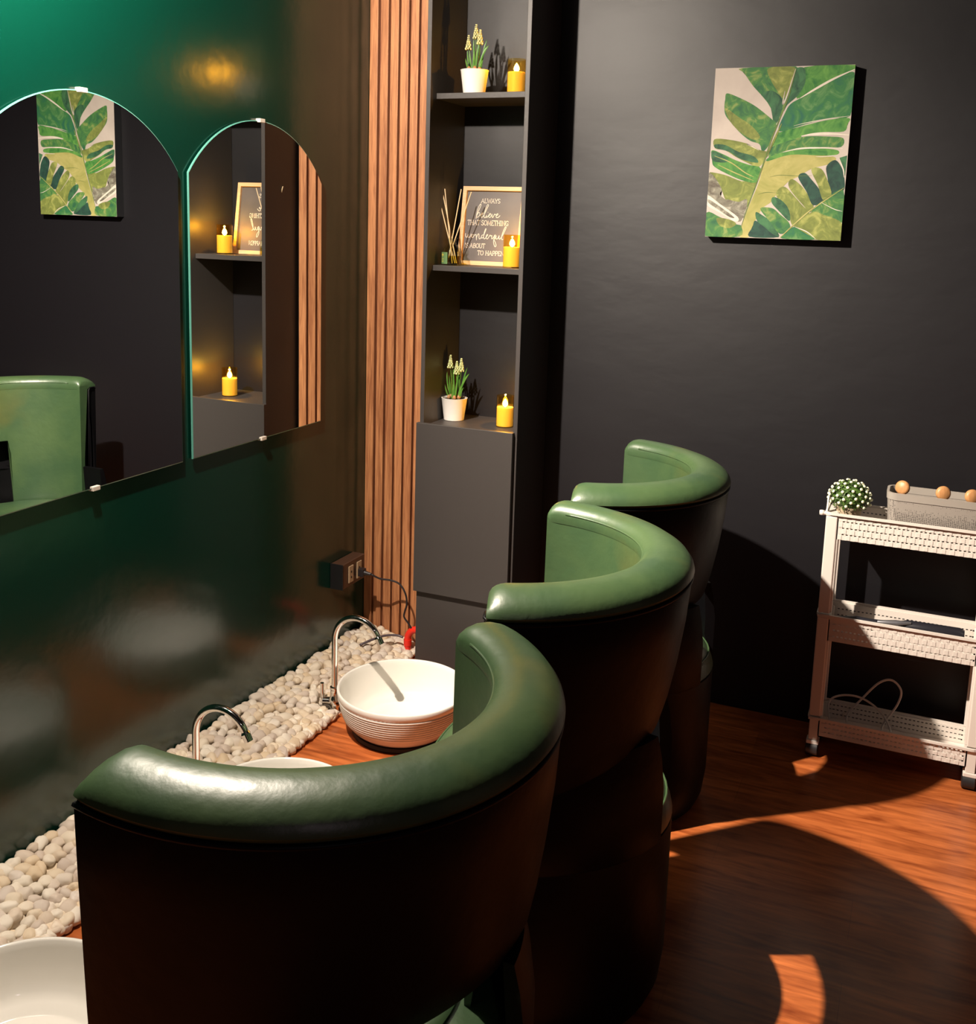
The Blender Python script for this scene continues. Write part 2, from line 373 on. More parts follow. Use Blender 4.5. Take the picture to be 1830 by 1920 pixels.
# ------------------------------------------------------------------ mirrors
def mirror(yc, half, label):
    t = thing('arched_mirror', label, 'mirror', (0.0, yc, 0.883))
    h = 1.658-0.883; sag = 0.163; R = (half*half+sag*sag)/(2*sag); zc = h+sag-R
    def outline(ins=0.0):
        p = [(-half+ins, ins), (half-ins, ins)]
        a0 = math.asin(half/R)
        for k in range(33):
            a = a0-2*a0*k/32; p.append(((R-ins)*math.sin(a), zc+(R-ins)*math.cos(a)))
        return p
    bm = BM(); o = outline(); i = outline(0.0025)
    ob = [bm.verts.new((0.0055, y, z)) for y, z in o]; of = [bm.verts.new((0.0092, y, z)) for y, z in o]
    inn = [bm.verts.new((0.0105, y, z)) for y, z in i]; n = len(o)
    bm.faces.new(ob)
    for k in range(n):
        bm.faces.new((ob[k], ob[(k+1) % n], of[(k+1) % n], of[k])); bm.faces.new((of[k], of[(k+1) % n], inn[(k+1) % n], inn[k]))
    obj('glass_edge', bm, MT['glass_edge'], t)
    bm = BM(); bm.faces.new([bm.verts.new((0.0106, y, z)) for y, z in i]); 
    fb = obj('reflective_face', bm, MT['mirror'], t, recalc=False)
    top = h+sag
    for z, dy in ((top, 0), (0, 0)):
        bm = BM(); box(bm, 0.0, 0.016, dy-0.012, dy+0.012, z-0.005, z+0.006); obj('clip', bm, MT['clip'], t, bevel=0.001)
    return t
mirror(2.577, 0.325, 'arched wall mirror nearest the wooden slats, showing candles')
mirror(1.887, 0.325, 'arched wall mirror further from the wooden slats, showing the leaf painting')

# ------------------------------------------------------------------ painting on back wall
PW, PH, PT = 0.3995, 0.500, 0.040
px0, pz0 = 1.1758, 1.5295
pt = thing('leaf_painting', 'canvas painting of big green tropical leaves on the black wall', 'painting', (px0, YB-PT, pz0))
bm = BM(); box(bm, 0, PW, 0.0005, PT, 0, PH); obj('canvas_frame', bm, MT['canvas_side'], pt)
SRC = [(212, 197), (1500, 152), (1357, 1770), (112, 1738)]; DST = [(0, PH), (PW, PH), (PW, 0), (0, 0)]
A = []; B = []
for (x, y), (u, v) in zip(SRC, DST):
    A += [[x, y, 1, 0, 0, 0, -u*x, -u*y], [0, 0, 0, x, y, 1, -v*x, -v*y]]; B += [u, v]
Hm = np.linalg.solve(np.array(A, float), np.array(B, float))
def pmap(q):
    x, y = q; w = Hm[6]*x+Hm[7]*y+1
    u = (Hm[0]*x+Hm[1]*y+Hm[2])/w; v = (Hm[3]*x+Hm[4]*y+Hm[5])/w
    return min(max(u, 0), PW), min(max(v, 0), PH)
pm = {
 'cream': paint_mat('paint_cream', (0.50, 0.43, 0.38), (0.60, 0.52, 0.46), sc=4),
 'white': paint_mat('paint_white', (0.66, 0.60, 0.50), (0.80, 0.72, 0.62), sc=20),
 'mid': paint_mat('paint_mid_green', (0.015, 0.11, 0.045), (0.22, 0.30, 0.08), (0.06, 0.20, 0.045), 26),
 'deep': paint_mat('paint_deep_green', (0.004, 0.045, 0.025), (0.05, 0.18, 0.07), sc=24),
 'teal': paint_mat('paint_teal_green', (0.010, 0.12, 0.07), (0.12, 0.27, 0.09), (0.03, 0.17, 0.045), 20),
 'vivid': paint_mat('paint_vivid_green', (0.010, 0.14, 0.025), (0.13, 0.34, 0.06), sc=22),
 'yellow': paint_mat('paint_yellow_green', (0.30, 0.30, 0.075), (0.48, 0.43, 0.15), sc=16),
 'olive': paint_mat('paint_olive', (0.12, 0.15, 0.03), (0.36, 0.38, 0.10), (0.20, 0.24, 0.05), 26),
 'dark': paint_mat('paint_dark_teal', (0.003, 0.03, 0.025), (0.015, 0.08, 0.05), sc=30),
 'grey': paint_mat('paint_grey_wash', (0.10, 0.08, 0.06), (0.42, 0.40, 0.32), (0.22, 0.21, 0.16), 34),
 'rib': paint_mat('paint_rib', (0.07, 0.14, 0.03), (0.16, 0.22, 0.05), sc=30),
}
keys = list(pm); bm = BM(); lay = [0]
def shape(c, poly, sm=True, order=None):
    lay[0] += 1; y = -0.00002*lay[0]
    P = [Vector((*pmap(q), 0)) for q in poly]
    if sm and len(P) > 4:
        Q = P+[P[0], P[1]]; S_ = spline([P[-1]]+Q, 4); P = S_[4:4+4*len(P)]
    vs = [bm.verts.new((min(max(p.x, 0), PW), y, min(max(p.y, 0), PH))) for p in P]
    f = bm.faces.new(vs); f.material_index = keys.index(c)
    bmesh.ops.triangulate(bm, faces=[f], ngon_method='EAR_CLIP')
def streak(c, pts, w):
    lay[0] += 1; y = -0.00002*lay[0]
    P = spline([Vector((*pmap(q), 0)) for q in pts], 6); n = len(P)
    vs = []
    for i, p in enumerate(P):
        d = (P[min(i+1, n-1)]-P[max(i-1, 0)]).normalized(); q = Vector((-d.y, d.x, 0)); ww = w*(0.25+0.75*math.sin(PI*min(1, max(0.03, i/(n-1)))))
        a = p+q*ww; b = p-q*ww
        vs.append((bm.verts.new((min(max(a.x, 0), PW), y, min(max(a.y, 0), PH))), bm.verts.new((min(max(b.x, 0), PW), y, min(max(b.y, 0), PH)))))
    for a, b in zip(vs, vs[1:]):
        try: bm.faces.new((a[0], b[0], b[1], a[1])).material_index = keys.index(c)
        except ValueError: pass
shape('cream', [(212, 197), (1500, 152), (1357, 1770), (112, 1738)], False)
shape('grey', [(150, 1160), (200, 1180), (290, 1280), (250, 1350), (330, 1420), (450, 1500), (440, 1600), (330, 1560), (200, 1440), (135, 1350)])
shape('olive', [(160, 1150), (300, 1175), (450, 1230), (590, 1230), (530, 1400), (470, 1500), (380, 1480), (300, 1400), (260, 1290), (200, 1190)])
shape('grey', [(300, 1400), (420, 1420), (500, 1400), (470, 1560), (400, 1560), (280, 1480)])
shape('mid', [(455, 192), (950, 172), (930, 330), (870, 500), (800, 640), (770, 700), (740, 680), (720, 560), (650, 460), (560, 360), (510, 290), (475, 235)])
shape('olive', [(700, 190), (940, 180), (900, 340), (840, 470), (780, 400), (720, 300)])
shape('deep', [(640, 430), (740, 400), (830, 490), (800, 640), (770, 690), (735, 640), (715, 540)])
shape('vivid', [(1030, 180), (1500, 155), (1495, 200), (1300, 280), (1120, 380), (960, 470), (980, 330)])
shape('deep', [(950, 195), (1030, 190), (1040, 300), (1010, 380), (960, 450), (870, 530), (840, 590), (880, 440), (930, 300)])
shape('teal', [(1490, 225), (1480, 400), (1450, 625), (1250, 650), (1050, 700), (830, 770), (790, 740), (850, 600), (900, 520), (1000, 460), (1200, 350), (1350, 265)])
shape('vivid', [(830, 770), (1050, 710), (1250, 662), (1440, 645), (1425, 700), (1390, 768), (1200, 775), (1040, 800), (900, 880), (740, 920), (770, 800)])
shape('mid', [(750, 905), (900, 850), (1050, 815), (1250, 815), (1385, 830), (1365, 910), (1200, 912), (950, 930), (800, 970), (700, 1010), (720, 930)])
shape('yellow', [(680, 1040), (900, 985), (1150, 985), (1310, 1005), (1280, 1060), (1100, 1110), (980, 1180), (870, 1240), (770, 1350), (720, 1420), (640, 1480), (570, 1600), (520, 1740), (430, 1738), (500, 1500), (600, 1260), (650, 1080)])
shape('vivid', [(700, 1010), (820, 965), (1000, 935), (1180, 925), (1330, 940), (1330, 980), (1180, 990), (900, 985), (690, 1045)])
shape('mid', [(315, 425), (420, 460), (560, 530), (680, 620), (765, 700), (760, 770), (700, 900), (640, 960), (615, 890), (530, 860), (440, 790), (350, 690), (300, 620), (292, 540), (300, 480)])
shape('olive', [(300, 560), (420, 640), (540, 720), (620, 820), (560, 850), (450, 790), (350, 690)])
shape('olive', [(200, 848), (330, 850), (500, 885), (610, 940), (690, 965), (660, 1040), (600, 1100), (500, 1060), (400, 1010), (300, 950), (205, 930)])
shape('deep', [(205, 895), (300, 900), (420, 960), (560, 1000), (600, 1060), (450, 1030), (330, 960), (210, 928)])
shape('vivid', [(175, 950), (270, 980), (400, 1040), (520, 1080), (625, 1110), (590, 1235), (480, 1230), (350, 1180), (200, 1100), (180, 1040)])
shape('deep', [(178, 960), (270, 990), (330, 1050), (250, 1060), (180, 1040)])
shape('white', [(135, 1360), (250, 1440), (415, 1560), (390, 1600), (250, 1520), (130, 1450)])
shape('grey', [(150, 1400), (260, 1470), (380, 1560), (340, 1560), (230, 1490), (145, 1430)])
shape('mid', [(125, 1520), (250, 1560), (400, 1625), (445, 1640), (430, 1737), (113, 1735)])
shape('olive', [(220, 1570), (330, 1580), (400, 1620), (340, 1660), (250, 1640)])
shape('dark', [(580, 1590), (700, 1680), (790, 1740), (520, 1738), (550, 1650)])
shape('dark', [(1230, 1090), (1310, 1030), (1370, 1100), (1395, 1200), (1385, 1310), (1270, 1360), (1240, 1200)])
shape('deep', [(1350, 1010), (1420, 988), (1400, 1180), (1375, 1080)], False)
shape('mid', [(1200, 1400), (1385, 1305), (1375, 1600), (1200, 1540), (1090, 1510)])
shape('olive', [(1090, 1510), (1220, 1540), (1372, 1610), (1360, 1768), (1120, 1760), (930, 1640)])
shape('teal', [(930, 1645), (1010, 1690), (1115, 1760), (820, 1752), (860, 1700)])
shape('deep', [(580, 1513), (640, 1540), (720, 1600), (795, 1725), (740, 1715), (660, 1650), (590, 1590)])
shape('mid', [(620, 1480), (730, 1475), (800, 1530), (880, 1600), (890, 1665), (800, 1710), (710, 1600)])
shape('olive', [(790, 1300), (850, 1280), (930, 1360), (1000, 1440), (1070, 1530), (940, 1630), (900, 1600), (880, 1480), (770, 1370)])
shape('deep', [(735, 1375), (800, 1392), (870, 1460), (897, 1550), (880, 1590), (800, 1510), (728, 1430)])
shape('olive', [(880, 1240), (920, 1208), (1000, 1270), (1060, 1350), (1110, 1440), (1080, 1510), (1000, 1430), (900, 1310)])
shape('dark', [(970, 1190), (1030, 1150), (1100, 1220), (1170, 1310), (1205, 1400), (1105, 1445), (1050, 1330)])
shape('olive', [(1090, 1120), (1180, 1110), (1240, 1220), (1275, 1350), (1200, 1400), (1150, 1260)])
streak('white', [(1500, 195), (1300, 285), (1130, 380), (990, 465)], 0.0032)
streak('white', [(1450, 625), (1250, 652), (1050, 690), (930, 720)], 0.0010)
streak('white', [(1440, 800), (1250, 790), (1120, 795), (1000, 812)], 0.0038)
streak('white', [(1380, 925), (1150, 920), (980, 928), (830, 962)], 0.0022)
streak('white', [(1340, 992), (1200, 1000), (1130, 1000)], 0.0010)
streak('yellow', [(200, 1000), (350, 1060), (480, 1150), (560, 1190)], 0.0016)
streak('yellow', [(230, 1080), (380, 1150), (560, 1225)], 0.0016)
streak('white', [(610, 945), (500, 890), (560, 915)], 0.0012)
streak('rib', [(955, 190), (890, 430), (800, 660), (730, 830), (660, 1040), (590, 1240), (500, 1480), (440, 1660)], 0.0022)
streak('cream', [(950, 195), (870, 440), (830, 520), (850, 400)], 0.0022)
streak('olive', [(820, 700), (750, 850), (680, 1010)], 0.0030)
streak('rib', [(710, 1190), (800, 1172), (960, 1178), (1100, 1175)], 0.0006)
streak('rib', [(600, 1350), (680, 1330), (770, 1335)], 0.0006)
streak('yellow', [(800, 1745), (930, 1625), (1100, 1480), (1390, 1285)], 0.0022)
streak('rib', [(870, 1680), (1000, 1570), (1200, 1400), (1380, 1300)], 0.0006)
streak('white', [(940, 1645), (1050, 1690), (1130, 1755)], 0.0014)
streak('white', [(1180, 1420), (1300, 1480), (1375, 1500)], 0.0010)
streak('white', [(1350, 1020), (1385, 1120), (1392, 1190)], 0.0016)
obj('painted_canvas', bm, [pm[k] for k in keys], pt, recalc=False)

# ------------------------------------------------------------------ tub chairs
AO, WO, AI, WI = 0.390, 0.362, 0.288, 0.264      # outer and inner half-ellipse of the rim (depth, half width)
def ring_pt(deg, u, ins=0.0):
    """point of the rim at parameter angle, u = 0 inner edge .. 1 outer edge, ins = inward inset in metres"""
    t = math.radians(deg); a = AI+(AO-AI)*u-ins*1.1; w = WI+(WO-WI)*u-ins
    return Vector((a*math.cos(t), w*math.sin(t)))
A_END = 80
def sweep(bm, loop, tip=None, n=72, a_end=A_END, win=None):
    rings = []
    for i in range(n+1):
        edge = min(i, n-i); k = 2*i/n-1; deg = a_end*k
        # denser stations near the arm ends
        deg = a_end*(math.copysign(1-(1-abs(k))**1.25, k))
        ring = []
        for u, ins, z in loop:
            if tip and edge < len(tip):
                s_ = tip[edge]; z = 0.897+(z-0.897)*s_ if z > 0.897 else z; u = 0.5+(u-0.5)*(0.86+0.14*s_)
            cd_ = math.cos(math.radians(deg)); z = z-0.09*(1-cd_)*max(0, min(1, (0.72-z)/0.16))
            if win and abs(deg) < 25: z = max(z, win)
            q = ring_pt(deg, u, ins*(0.1+0.9*cd_)); ring.append(bm.verts.new((q.x, q.y, z)))
        rings.append(ring)
    m = len(loop)
    for a, b in zip(rings, rings[1:]):
        for k in range(m): bm.faces.new((a[k], a[(k+1) % m], b[(k+1) % m], b[k]))
    bm.faces.new(rings[0][::-1]); bm.faces.new(rings[-1])
    return bm
def arc_pts(u, ins, z, a_end=A_END, n=48):
    return [(*ring_pt(-a_end+2*a_end*k/n, u, ins), z) for k in range(n+1)]
def d_outline(sc, n=72, back=0.378, front=0.150, w=0.298):
    out = []
    for k in range(n):
        a = 2*PI*k/n; c, s_ = math.cos(a), math.sin(a)
        if c >= 0: out.append(((back-sc)*c, (w-sc)*s_))
        else:
            e = 2/2.8; out.append((-(front-sc)*abs(c)**e, (w-sc)*math.copysign(abs(s_)**e, s_)))
    return out
def d_lathe(bm, prof, **kw):
    R = [[bm.verts.new((*p, z)) for p in d_outline(sc, **kw)] for sc, z in prof]; n = len(R[0])
    for a, b in zip(R, R[1:]):
        for k in range(n): bm.faces.new((a[k], a[(k+1) % n], b[(k+1) % n], b[k]))
    bm.faces.new(R[0][::-1]); bm.faces.new(R[-1]); return bm
def make_chair(label):
    t = thing('tub_chair', label, 'chair')
    bm = BM(); sweep(bm, [(0.03, 0, 0.905), (0.03, 0.004, 0.80), (0.03, 0.012, 0.66), (0.03, 0.022, 0.53), (0.05, 0.024, 0.475), (0.20, 0.03, 0.475), (0.24, 0.012, 0.66), (0.50, 0, 0.905)], win=0.705)
    obj('inner_back', bm, MT['green_leather'], t, smooth='auto')
    bm = BM(); sweep(bm, [(0.02, 0, 0.893), (0.0, 0, 0.912), (0.04, 0, 0.924), (0.16, 0, 0.933), (0.34, 0, 0.937), (0.54, 0, 0.935), (0.74, 0, 0.928), (0.90, 0, 0.918), (0.99, 0, 0.906), (1.01, 0, 0.898), (0.96, 0, 0.891), (0.50, 0, 0.891), (0.3, 0, 0.897)], tip=[0.52, 0.74, 0.87, 0.95, 0.99])
    obj('top_roll', bm, MT['green_leather'], t, smooth='auto')
    bm = BM(); sweep(bm, [(0.50, 0, 0.890), (0.93, 0, 0.889), (0.97, 0, 0.880), (0.97, 0.006, 0.80), (0.97, 0.016, 0.72), (0.97, 0.028, 0.65), (0.97, 0.040, 0.600), (0.94, 0.044, 0.591), (0.88, 0.043, 0.594), (0.86, 0.030, 0.65), (0.78, 0.014, 0.74), (0.55, 0.0, 0.82)])
    obj('outer_shell', bm, MT['black_leather'], t, smooth='auto')
    bm = BM(); tube(bm, arc_pts(0.015, 0, 0.9165, A_END-9), 0.0022, 6); obj('inner_piping', bm, MT['green_leather'], t, smooth=True)
    bm = BM(); tube(bm, arc_pts(0.965, 0, 0.886), 0.0040, 6); obj('outer_piping', bm, MT['black_leather'], t, smooth=True)
    for s in (-1, 1):
        def E(u, ins, z, da=0.5):
            q = ring_pt(s*(A_END+da), u, ins*0.3); return (q.x, q.y, z)
        bm = BM(); tube(bm, [E(0.50, 0.040, 0.50), E(0.50, 0.016, 0.70), E(0.50, 0.002, 0.80), E(0.52, 0, 0.886), E(0.60, 0, 0.894), E(0.85, 0, 0.893), E(0.96, 0, 0.888, -1), E(0.965, 0, 0.885, -5)], 0.0030, 6)
        obj('arm_piping', bm, MT['black_leather'], t, smooth=True)
    bm = BM(); d_lathe(bm, [(0.050, 0), (0.020, 0.010), (0.007, 0.040), (0.0, 0.10), (0.0, 0.388), (0.004, 0.3885)])
    obj('seat_base', bm, MT['black_leather'], t, smooth='auto')
    bm = BM(); d_lathe(bm, [(0.004, 0.3885), (0.0, 0.394), (0.004, 0.410), (0.014, 0.430), (0.028, 0.446), (0.046, 0.459), (0.07, 0.467)])
    obj('seat_edge', bm, MT['green_leather'], t, smooth='auto')
    bm = BM(); tube(bm, [(*p, 0.4315) for p in d_outline(0.0135)], 0.0026, 6, closed=True)
    obj('base_piping', bm, MT['green_leather'], t, smooth=True)
    bm = BM(); d_lathe(bm, [(0.03, 0.466), (0.012, 0.469), (0.006, 0.474), (0.012, 0.479), (0.035, 0.482)], back=0.265, front=0.110, w=0.245); obj('seat_cushion', bm, MT['green_leather'], t, smooth='auto')
    # back panels either side of the opening above the seat
    for sgn in (-1, 1):
        bm = BM(); R = []
        for k in range(25):
            a = math.radians(sgn*(19+76*k/24)); c, sn = math.cos(a), math.sin(a); row = []
            for ins, z in ((0.0, 0.386), (-0.004, 0.392), (-0.004, 0.50), (0.004, 0.56), (0.014, 0.60), (0.030, 0.60), (0.022, 0.50), (0.022, 0.455), (0.003, 0.386)):
                row.append(bm.verts.new(((0.381-ins)*max(c, -0.09*1.0), (0.301-ins)*sn, z)))
            R.append(row)
        for p, q in zip(R, R[1:]):
            for k in range(len(p)): bm.faces.new((p[k], p[(k+1) % len(p)], q[(k+1) % len(p)], q[k]))
        bm.faces.new(R[0]); bm.faces.new(R[-1][::-1])
        obj('back_panel', bm, MT['black_leather'], t, smooth='auto')
    return t
ch = [((1.067, 1.172), -21, 'green and black leather tub chair nearest the camera, bottom of the photo'),
      ((1.084, 1.863), 9, 'green and black leather tub chair in the middle of the row of three'),
      ((1.014, 2.633), 2.5, 'green and black leather tub chair farthest back, closest to the black wall')]
proto = make_chair(ch[0][2]); 
for i, (p, a, lab) in enumerate(ch):
    o = proto if i == 0 else copy_tree(proto)
    o.location = (p[0], p[1], 0); o.rotation_euler = (0, 0, math.radians(a)); tag(o, lab, 'chair', 'tub chairs facing the basins')

# ------------------------------------------------------------------ basins
def make_basin(label):
    t = thing('foot_basin', label, 'basin')
    prof = [(0.0001, 0.014), (0.130, 0.014), (0.146, 0.018), (0.160, 0.030), (0.172, 0.046)]
    z = 0.050; r0 = 0.176
    for k in range(9):
        r = 0.1765+0.0185*(k/8)**0.8
        prof += [(r-0.0002, z), (r+0.0020, z+0.0025), (r+0.0022, z+0.0050), (r, z+0.0072)]; z += 0.0078
    prof += [(0.1975, 0.124), (0.2000, 0.132), (0.2002, 0.141), (0.1985, 0.145), (0.1945, 0.1455), (0.1915, 0.142), (0.190, 0.130), (0.186, 0.100),
             (0.180, 0.070), (0.172, 0.050), (0.158, 0.036), (0.142, 0.031), (0.138, 0.0265), (0.130, 0.025), (0.0001, 0.024)]
    bm = BM(); lathe(bm, prof, 96); obj('bowl', bm, MT['ceramic'], t, smooth=True)
    bm = BM(); lathe(bm, [(0.0001, 0.001), (0.150, 0.001), (0.152, 0.005), (0.150, 0.0145), (0.0001, 0.0145)], 64); obj('foot_ring', bm, MT['rubber'], t, smooth='auto')
    return t
bs = [((0.46, 2.66), 'round white ribbed ceramic basin under the tap nearest the slatted panel'),
      ((0.475, 1.965), 'round white ceramic basin mostly hidden behind the nearest tub chair'),
      ((0.465, 1.185), 'round white ceramic basin in the bottom left corner of the photo')]
bproto = make_basin(bs[0][1])
for i, (p, lab) in enumerate(bs):
    o = bproto if i == 0 else copy_tree(bproto); o.location = (p[0], p[1], 0); tag(o, lab, 'basin', 'white basins along the pebble bed')
bm = BM()
P = spline([(0, 0, 0), (0.02, 0.006, 0.003), (0.045, 0.004, 0.001), (0.065, 0.018, 0.004)], 6)
n = len(P); v = []
for i, p in enumerate(P):
    w = 0.009*(0.4+math.sin(PI*i/(n-1))); v.append((bm.verts.new(p+Vector((0, w, 0.002))), bm.verts.new(p+Vector((0.003, -w, 0.0))), bm.verts.new(p+Vector((0, 0, 0.004)))))
for a, b in zip(v, v[1:]):
    bm.faces.new((a[0], b[0], b[2], a[2])); bm.faces.new((a[2], b[2], b[1], a[1])); bm.faces.new((a[1], b[1], b[0], a[0]))
tag(obj('lemon_peel', bm, MT['lemon'], loc=(0.520, 2.575, 0.0265), smooth=True), 'curled yellow peel lying on the floor of the ribbed basin', 'peel')

# ------------------------------------------------------------------ taps
def make_tap(label):
    t = thing('gooseneck_tap', label, 'tap')
    bm = BM(); P = [(0, 0, 0.03), (0, 0, 0.14), (0, 0, 0.25)]
    for k in range(1, 21):
        a = PI-PI*0.86*k/20; P.append((0.080+0.080*math.cos(a), 0, 0.25+0.082*math.sin(a)))
    tube(bm, P, 0.0095, 14); e = Vector(P[-1]); d = (Vector(P[-1])-Vector(P[-2])).normalized()
    obj('spout', bm, MT['chrome'], t, smooth='auto')
    bm = BM(); tube(bm, [e-d*0.002, e+d*0.004, e+d*0.004, e+d*0.024], [0.0095, 0.0125, 0.0115, 0.0115], 16); obj('aerator', bm, MT['chrome'], t, smooth='auto')
    bm = BM(); lathe(bm, [(0.0001, 0.0), (0.024, 0), (0.024, 0.006), (0.015, 0.010), (0.015, 0.022), (0.019, 0.028), (0.019, 0.052), (0.013, 0.060), (0.013, 0.082), (0.0145, 0.084), (0.0145, 0.090), (0.0001, 0.092)], 24)
    obj('body', bm, MT['chrome'], t, smooth='auto')
    bm = BM(); tube(bm, [(-0.005, -0.002, 0.040), (-0.034, -0.012, 0.040)], 0.014, 16); obj('valve', bm, MT['chrome'], t, smooth='auto')
    bm = BM(); tube(bm, [(-0.036, -0.013, 0.036), (-0.037, -0.013, 0.060), (-0.038, -0.013, 0.100)], [0.006, 0.005, 0.0065], 10); obj('lever', bm, MT['chrome'], t, smooth='auto')
    return t
tp = [((0.218, 2.66), 'chrome gooseneck tap arching over the ribbed basin by the wooden slats'),
      ((0.222, 1.985), 'chrome gooseneck tap peeking out above the back of the nearest chair'),
      ((0.200, 1.185), 'chrome gooseneck tap at the corner basin, out of frame')]
tproto = make_tap(tp[0][1])
for i, (p, lab) in enumerate(tp[:2]):
    o = tproto if i == 0 else copy_tree(tproto); o.location = (p[0], p[1], 0.0); tag(o, lab, 'tap', 'chrome taps in the pebble bed')

# ------------------------------------------------------------------ pebble bed
bm = BM(); box(bm, 0.001, 0.236, 0.6, YS-0.001, 0.0005, 0.008); struct('trim_1', bm, MT['bed'])
def cproj(p):
    d = Vector(p)-M.translation; z = d.dot(fw); return 915+F_PX*d.dot(r2)/z, PP_Y-F_PX*d.dot(u2)/z, z
def pebble_mesh(seed):
    rnd = random.Random(seed); bm = BM(); bmesh.ops.create_icosphere(bm, subdivisions=3, radius=1)
    off = Vector((rnd.uniform(0, 50), rnd.uniform(0, 50), rnd.uniform(0, 50))); sx, sy, sz = rnd.uniform(0.95, 1.3), rnd.uniform(0.75, 1.0), rnd.uniform(0.6, 0.85)
    for v in bm.verts:
        q = v.co.normalized(); k = 1+0.22*noise.noise(q*1.1+off)+0.10*noise.noise(q*2.4+off)
        q = Vector((abs(q.x)**0.85*math.copysign(1, q.x), abs(q.y)**0.85*math.copysign(1, q.y), abs(q.z)**0.9*math.copysign(1, q.z)))
        v.co = Vector((q.x*sx, q.y*sy, q.z*sz))*k
    me = bpy.data.meshes.new('pebble'); bm.to_mesh(me); bm.free(); me.materials.append(MT['pebble'])
    for p in me.polygons: p.use_smooth = True
    return me
pmeshes = [pebble_mesh(k) for k in range(10)]
rnd = random.Random(3); cand = []
TAPS = [(0.218, 2.66), (0.222, 1.985)]
def clear(x, y, z, s):
    if y > YS-s*1.0 or x < s*0.9: return False
    for c in TAPS:
        if math.hypot(x-c[0], y-c[1]) < 0.024+s*0.6 : return False
        if math.hypot(x-c[0]+0.036, y-c[1]+0.013) < 0.010+s*0.8: return False
    return True
for layer in range(3):
    y = 0.9
    while y < 3.21:
        x = 0.016+rnd.uniform(0, 0.012)
        while x < 0.243:
            s = rnd.uniform(0.0150, 0.0225)
            xx, yy = x+rnd.uniform(-0.006, 0.006), y+rnd.uniform(-0.007, 0.007)
            hprof = 0.012+0.052*max(0, 1-xx/0.235)**0.75
            z = (0.014 if layer == 0 else (0.4*hprof+0.012 if layer == 1 else hprof+0.004))
            xx = min(xx, 0.232 if layer else 0.238); xx = max(xx, s*0.95); yy = min(yy, YS-s*1.1)
            if clear(xx, yy, z, s): cand.append((layer, xx, yy, z, s))
            x += 0.0305
        y += 0.0275
vis = []; rest = []
for c in cand:
    u_, v_, d_ = cproj(c[1:4])
    seen = (c[0] == 2) and ((u_ < 140 and v_ > 1540 and v_ < 1790) or (u_ > 355 and v_ < 1450))
    (vis if seen else rest).append((c[4]/d_, c))
vis.sort(key=lambda q: -q[0])
for q in vis[300:]: rest.append(q)
vis = vis[:300]
def pebM(c):
    return (Matrix.Translation(c[1:4]) @ Matrix.Rotation(rnd.uniform(0, 6.28), 4, 'Z') @ Matrix.Rotation(rnd.uniform(-0.5, 0.5), 4, 'X') @ Matrix.Rotation(rnd.uniform(-0.4, 0.4), 4, 'Y') @ Matrix.Scale(c[4], 4))
for k, (_, c) in enumerate(vis):
    o = link('pebble', pmeshes[rnd.randrange(10)]); o.matrix_world = pebM(c)
    tag(o, 'smooth cream or buff pebble in the bed along the green wall', 'pebble', 'pebbles in the bed beside the green wall')
allv = []; allf = []; off = 0
low = []
for me in pmeshes:
    low.append((np.array([v.co[:] for v in me.vertices]), [tuple(p.vertices) for p in me.polygons]))
for _, c in rest:
    vv, ff = low[rnd.randrange(10)]; Mx = np.array(pebM(c)); w = vv @ Mx[:3, :3].T+Mx[:3, 3]
    allv.append(w); allf += [tuple(i+off for i in f) for f in ff]; off += len(vv)
me = bpy.data.meshes.new('pebbles'); me.from_pydata(np.concatenate(allv).tolist(), [], allf); me.materials.append(MT['pebble'])
for p in me.polygons: p.use_smooth = True
tag(link('pebbles', me), 'packed lower and far pebbles filling the bed along the green wall', 'pebbles', kind='stuff')

# ------------------------------------------------------------------ socket box, cord, pipe, hose
t = thing('socket_box', 'dark wall-mounted box with two beige power outlets low on the green wall', 'socket', (0, 2.985, 0.275))
bm = BM(); box(bm, 0.001, 0.050, 0, 0.150, 0, 0.090); obj('housing', bm, MT['brown_box'], t, bevel=0.003)
bm = BM(); box(bm, 0.001, 0.052, -0.004, -0.0005, -0.001, 0.091); obj('end_cap', bm, MT['black_metal'], t, bevel=0.001)
for y in (0.036, 0.092):
    bm = BM(); box(bm, 0.0503, 0.054, y, y+0.030, 0.014, 0.074)
    f = obj('outlet_plate', bm, MT['beige'], t, bevel=0.001)
    bm = BM()
    for z in (0.032, 0.052): box(bm, 0.0538, 0.0545, y+0.012, y+0.018, z-0.003, z+0.004)
    obj('outlet_slots', bm, MT['rubber'], f)
t = thing('power_cord', 'black power cord plugged into the wall box and hanging over the slats', 'cord', (0.0545, 3.092, 0.31))
bm = BM(); box(bm, 0, 0.020, -0.012, 0.012, -0.014, 0.014); tube(bm, [(0.018, 0, 0), (0.045, 0.003, -0.003)], [0.009, 0.005], 10); obj('plug', bm, MT['cable_black'], t, bevel=0.002)
bm = BM(); P = [(0.10, 3.095, 0.307), (0.127, 3.110, 0.291), (0.160, 3.130, 0.284), (0.190, 3.14, 0.272), (0.213, 3.14, 0.243), (0.221, 3.14, 0.205), (0.213, 3.14, 0.172), (0.211, 3.14, 0.152), (0.228, 3.142, 0.130), (0.242, 3.145, 0.108)]
P = [Vector(p)-Vector((0.0545, 3.092, 0.31)) for p in P]; tube(bm, spline(P, 6), 0.0035, 8); obj('cable', bm, MT['cable_black'], t, smooth=True)
t = thing('red_pipe', 'short red plastic pipe elbow rising from the pebbles beside the cabinet', 'pipe', (0.222, 3.150, 0.0))
bm = BM(); P = [(0, 0, 0.02), (0, 0, 0.070), (0.003, 0, 0.085), (0.014, 0, 0.100), (0.030, 0, 0.108), (0.075, 0, 0.110)]
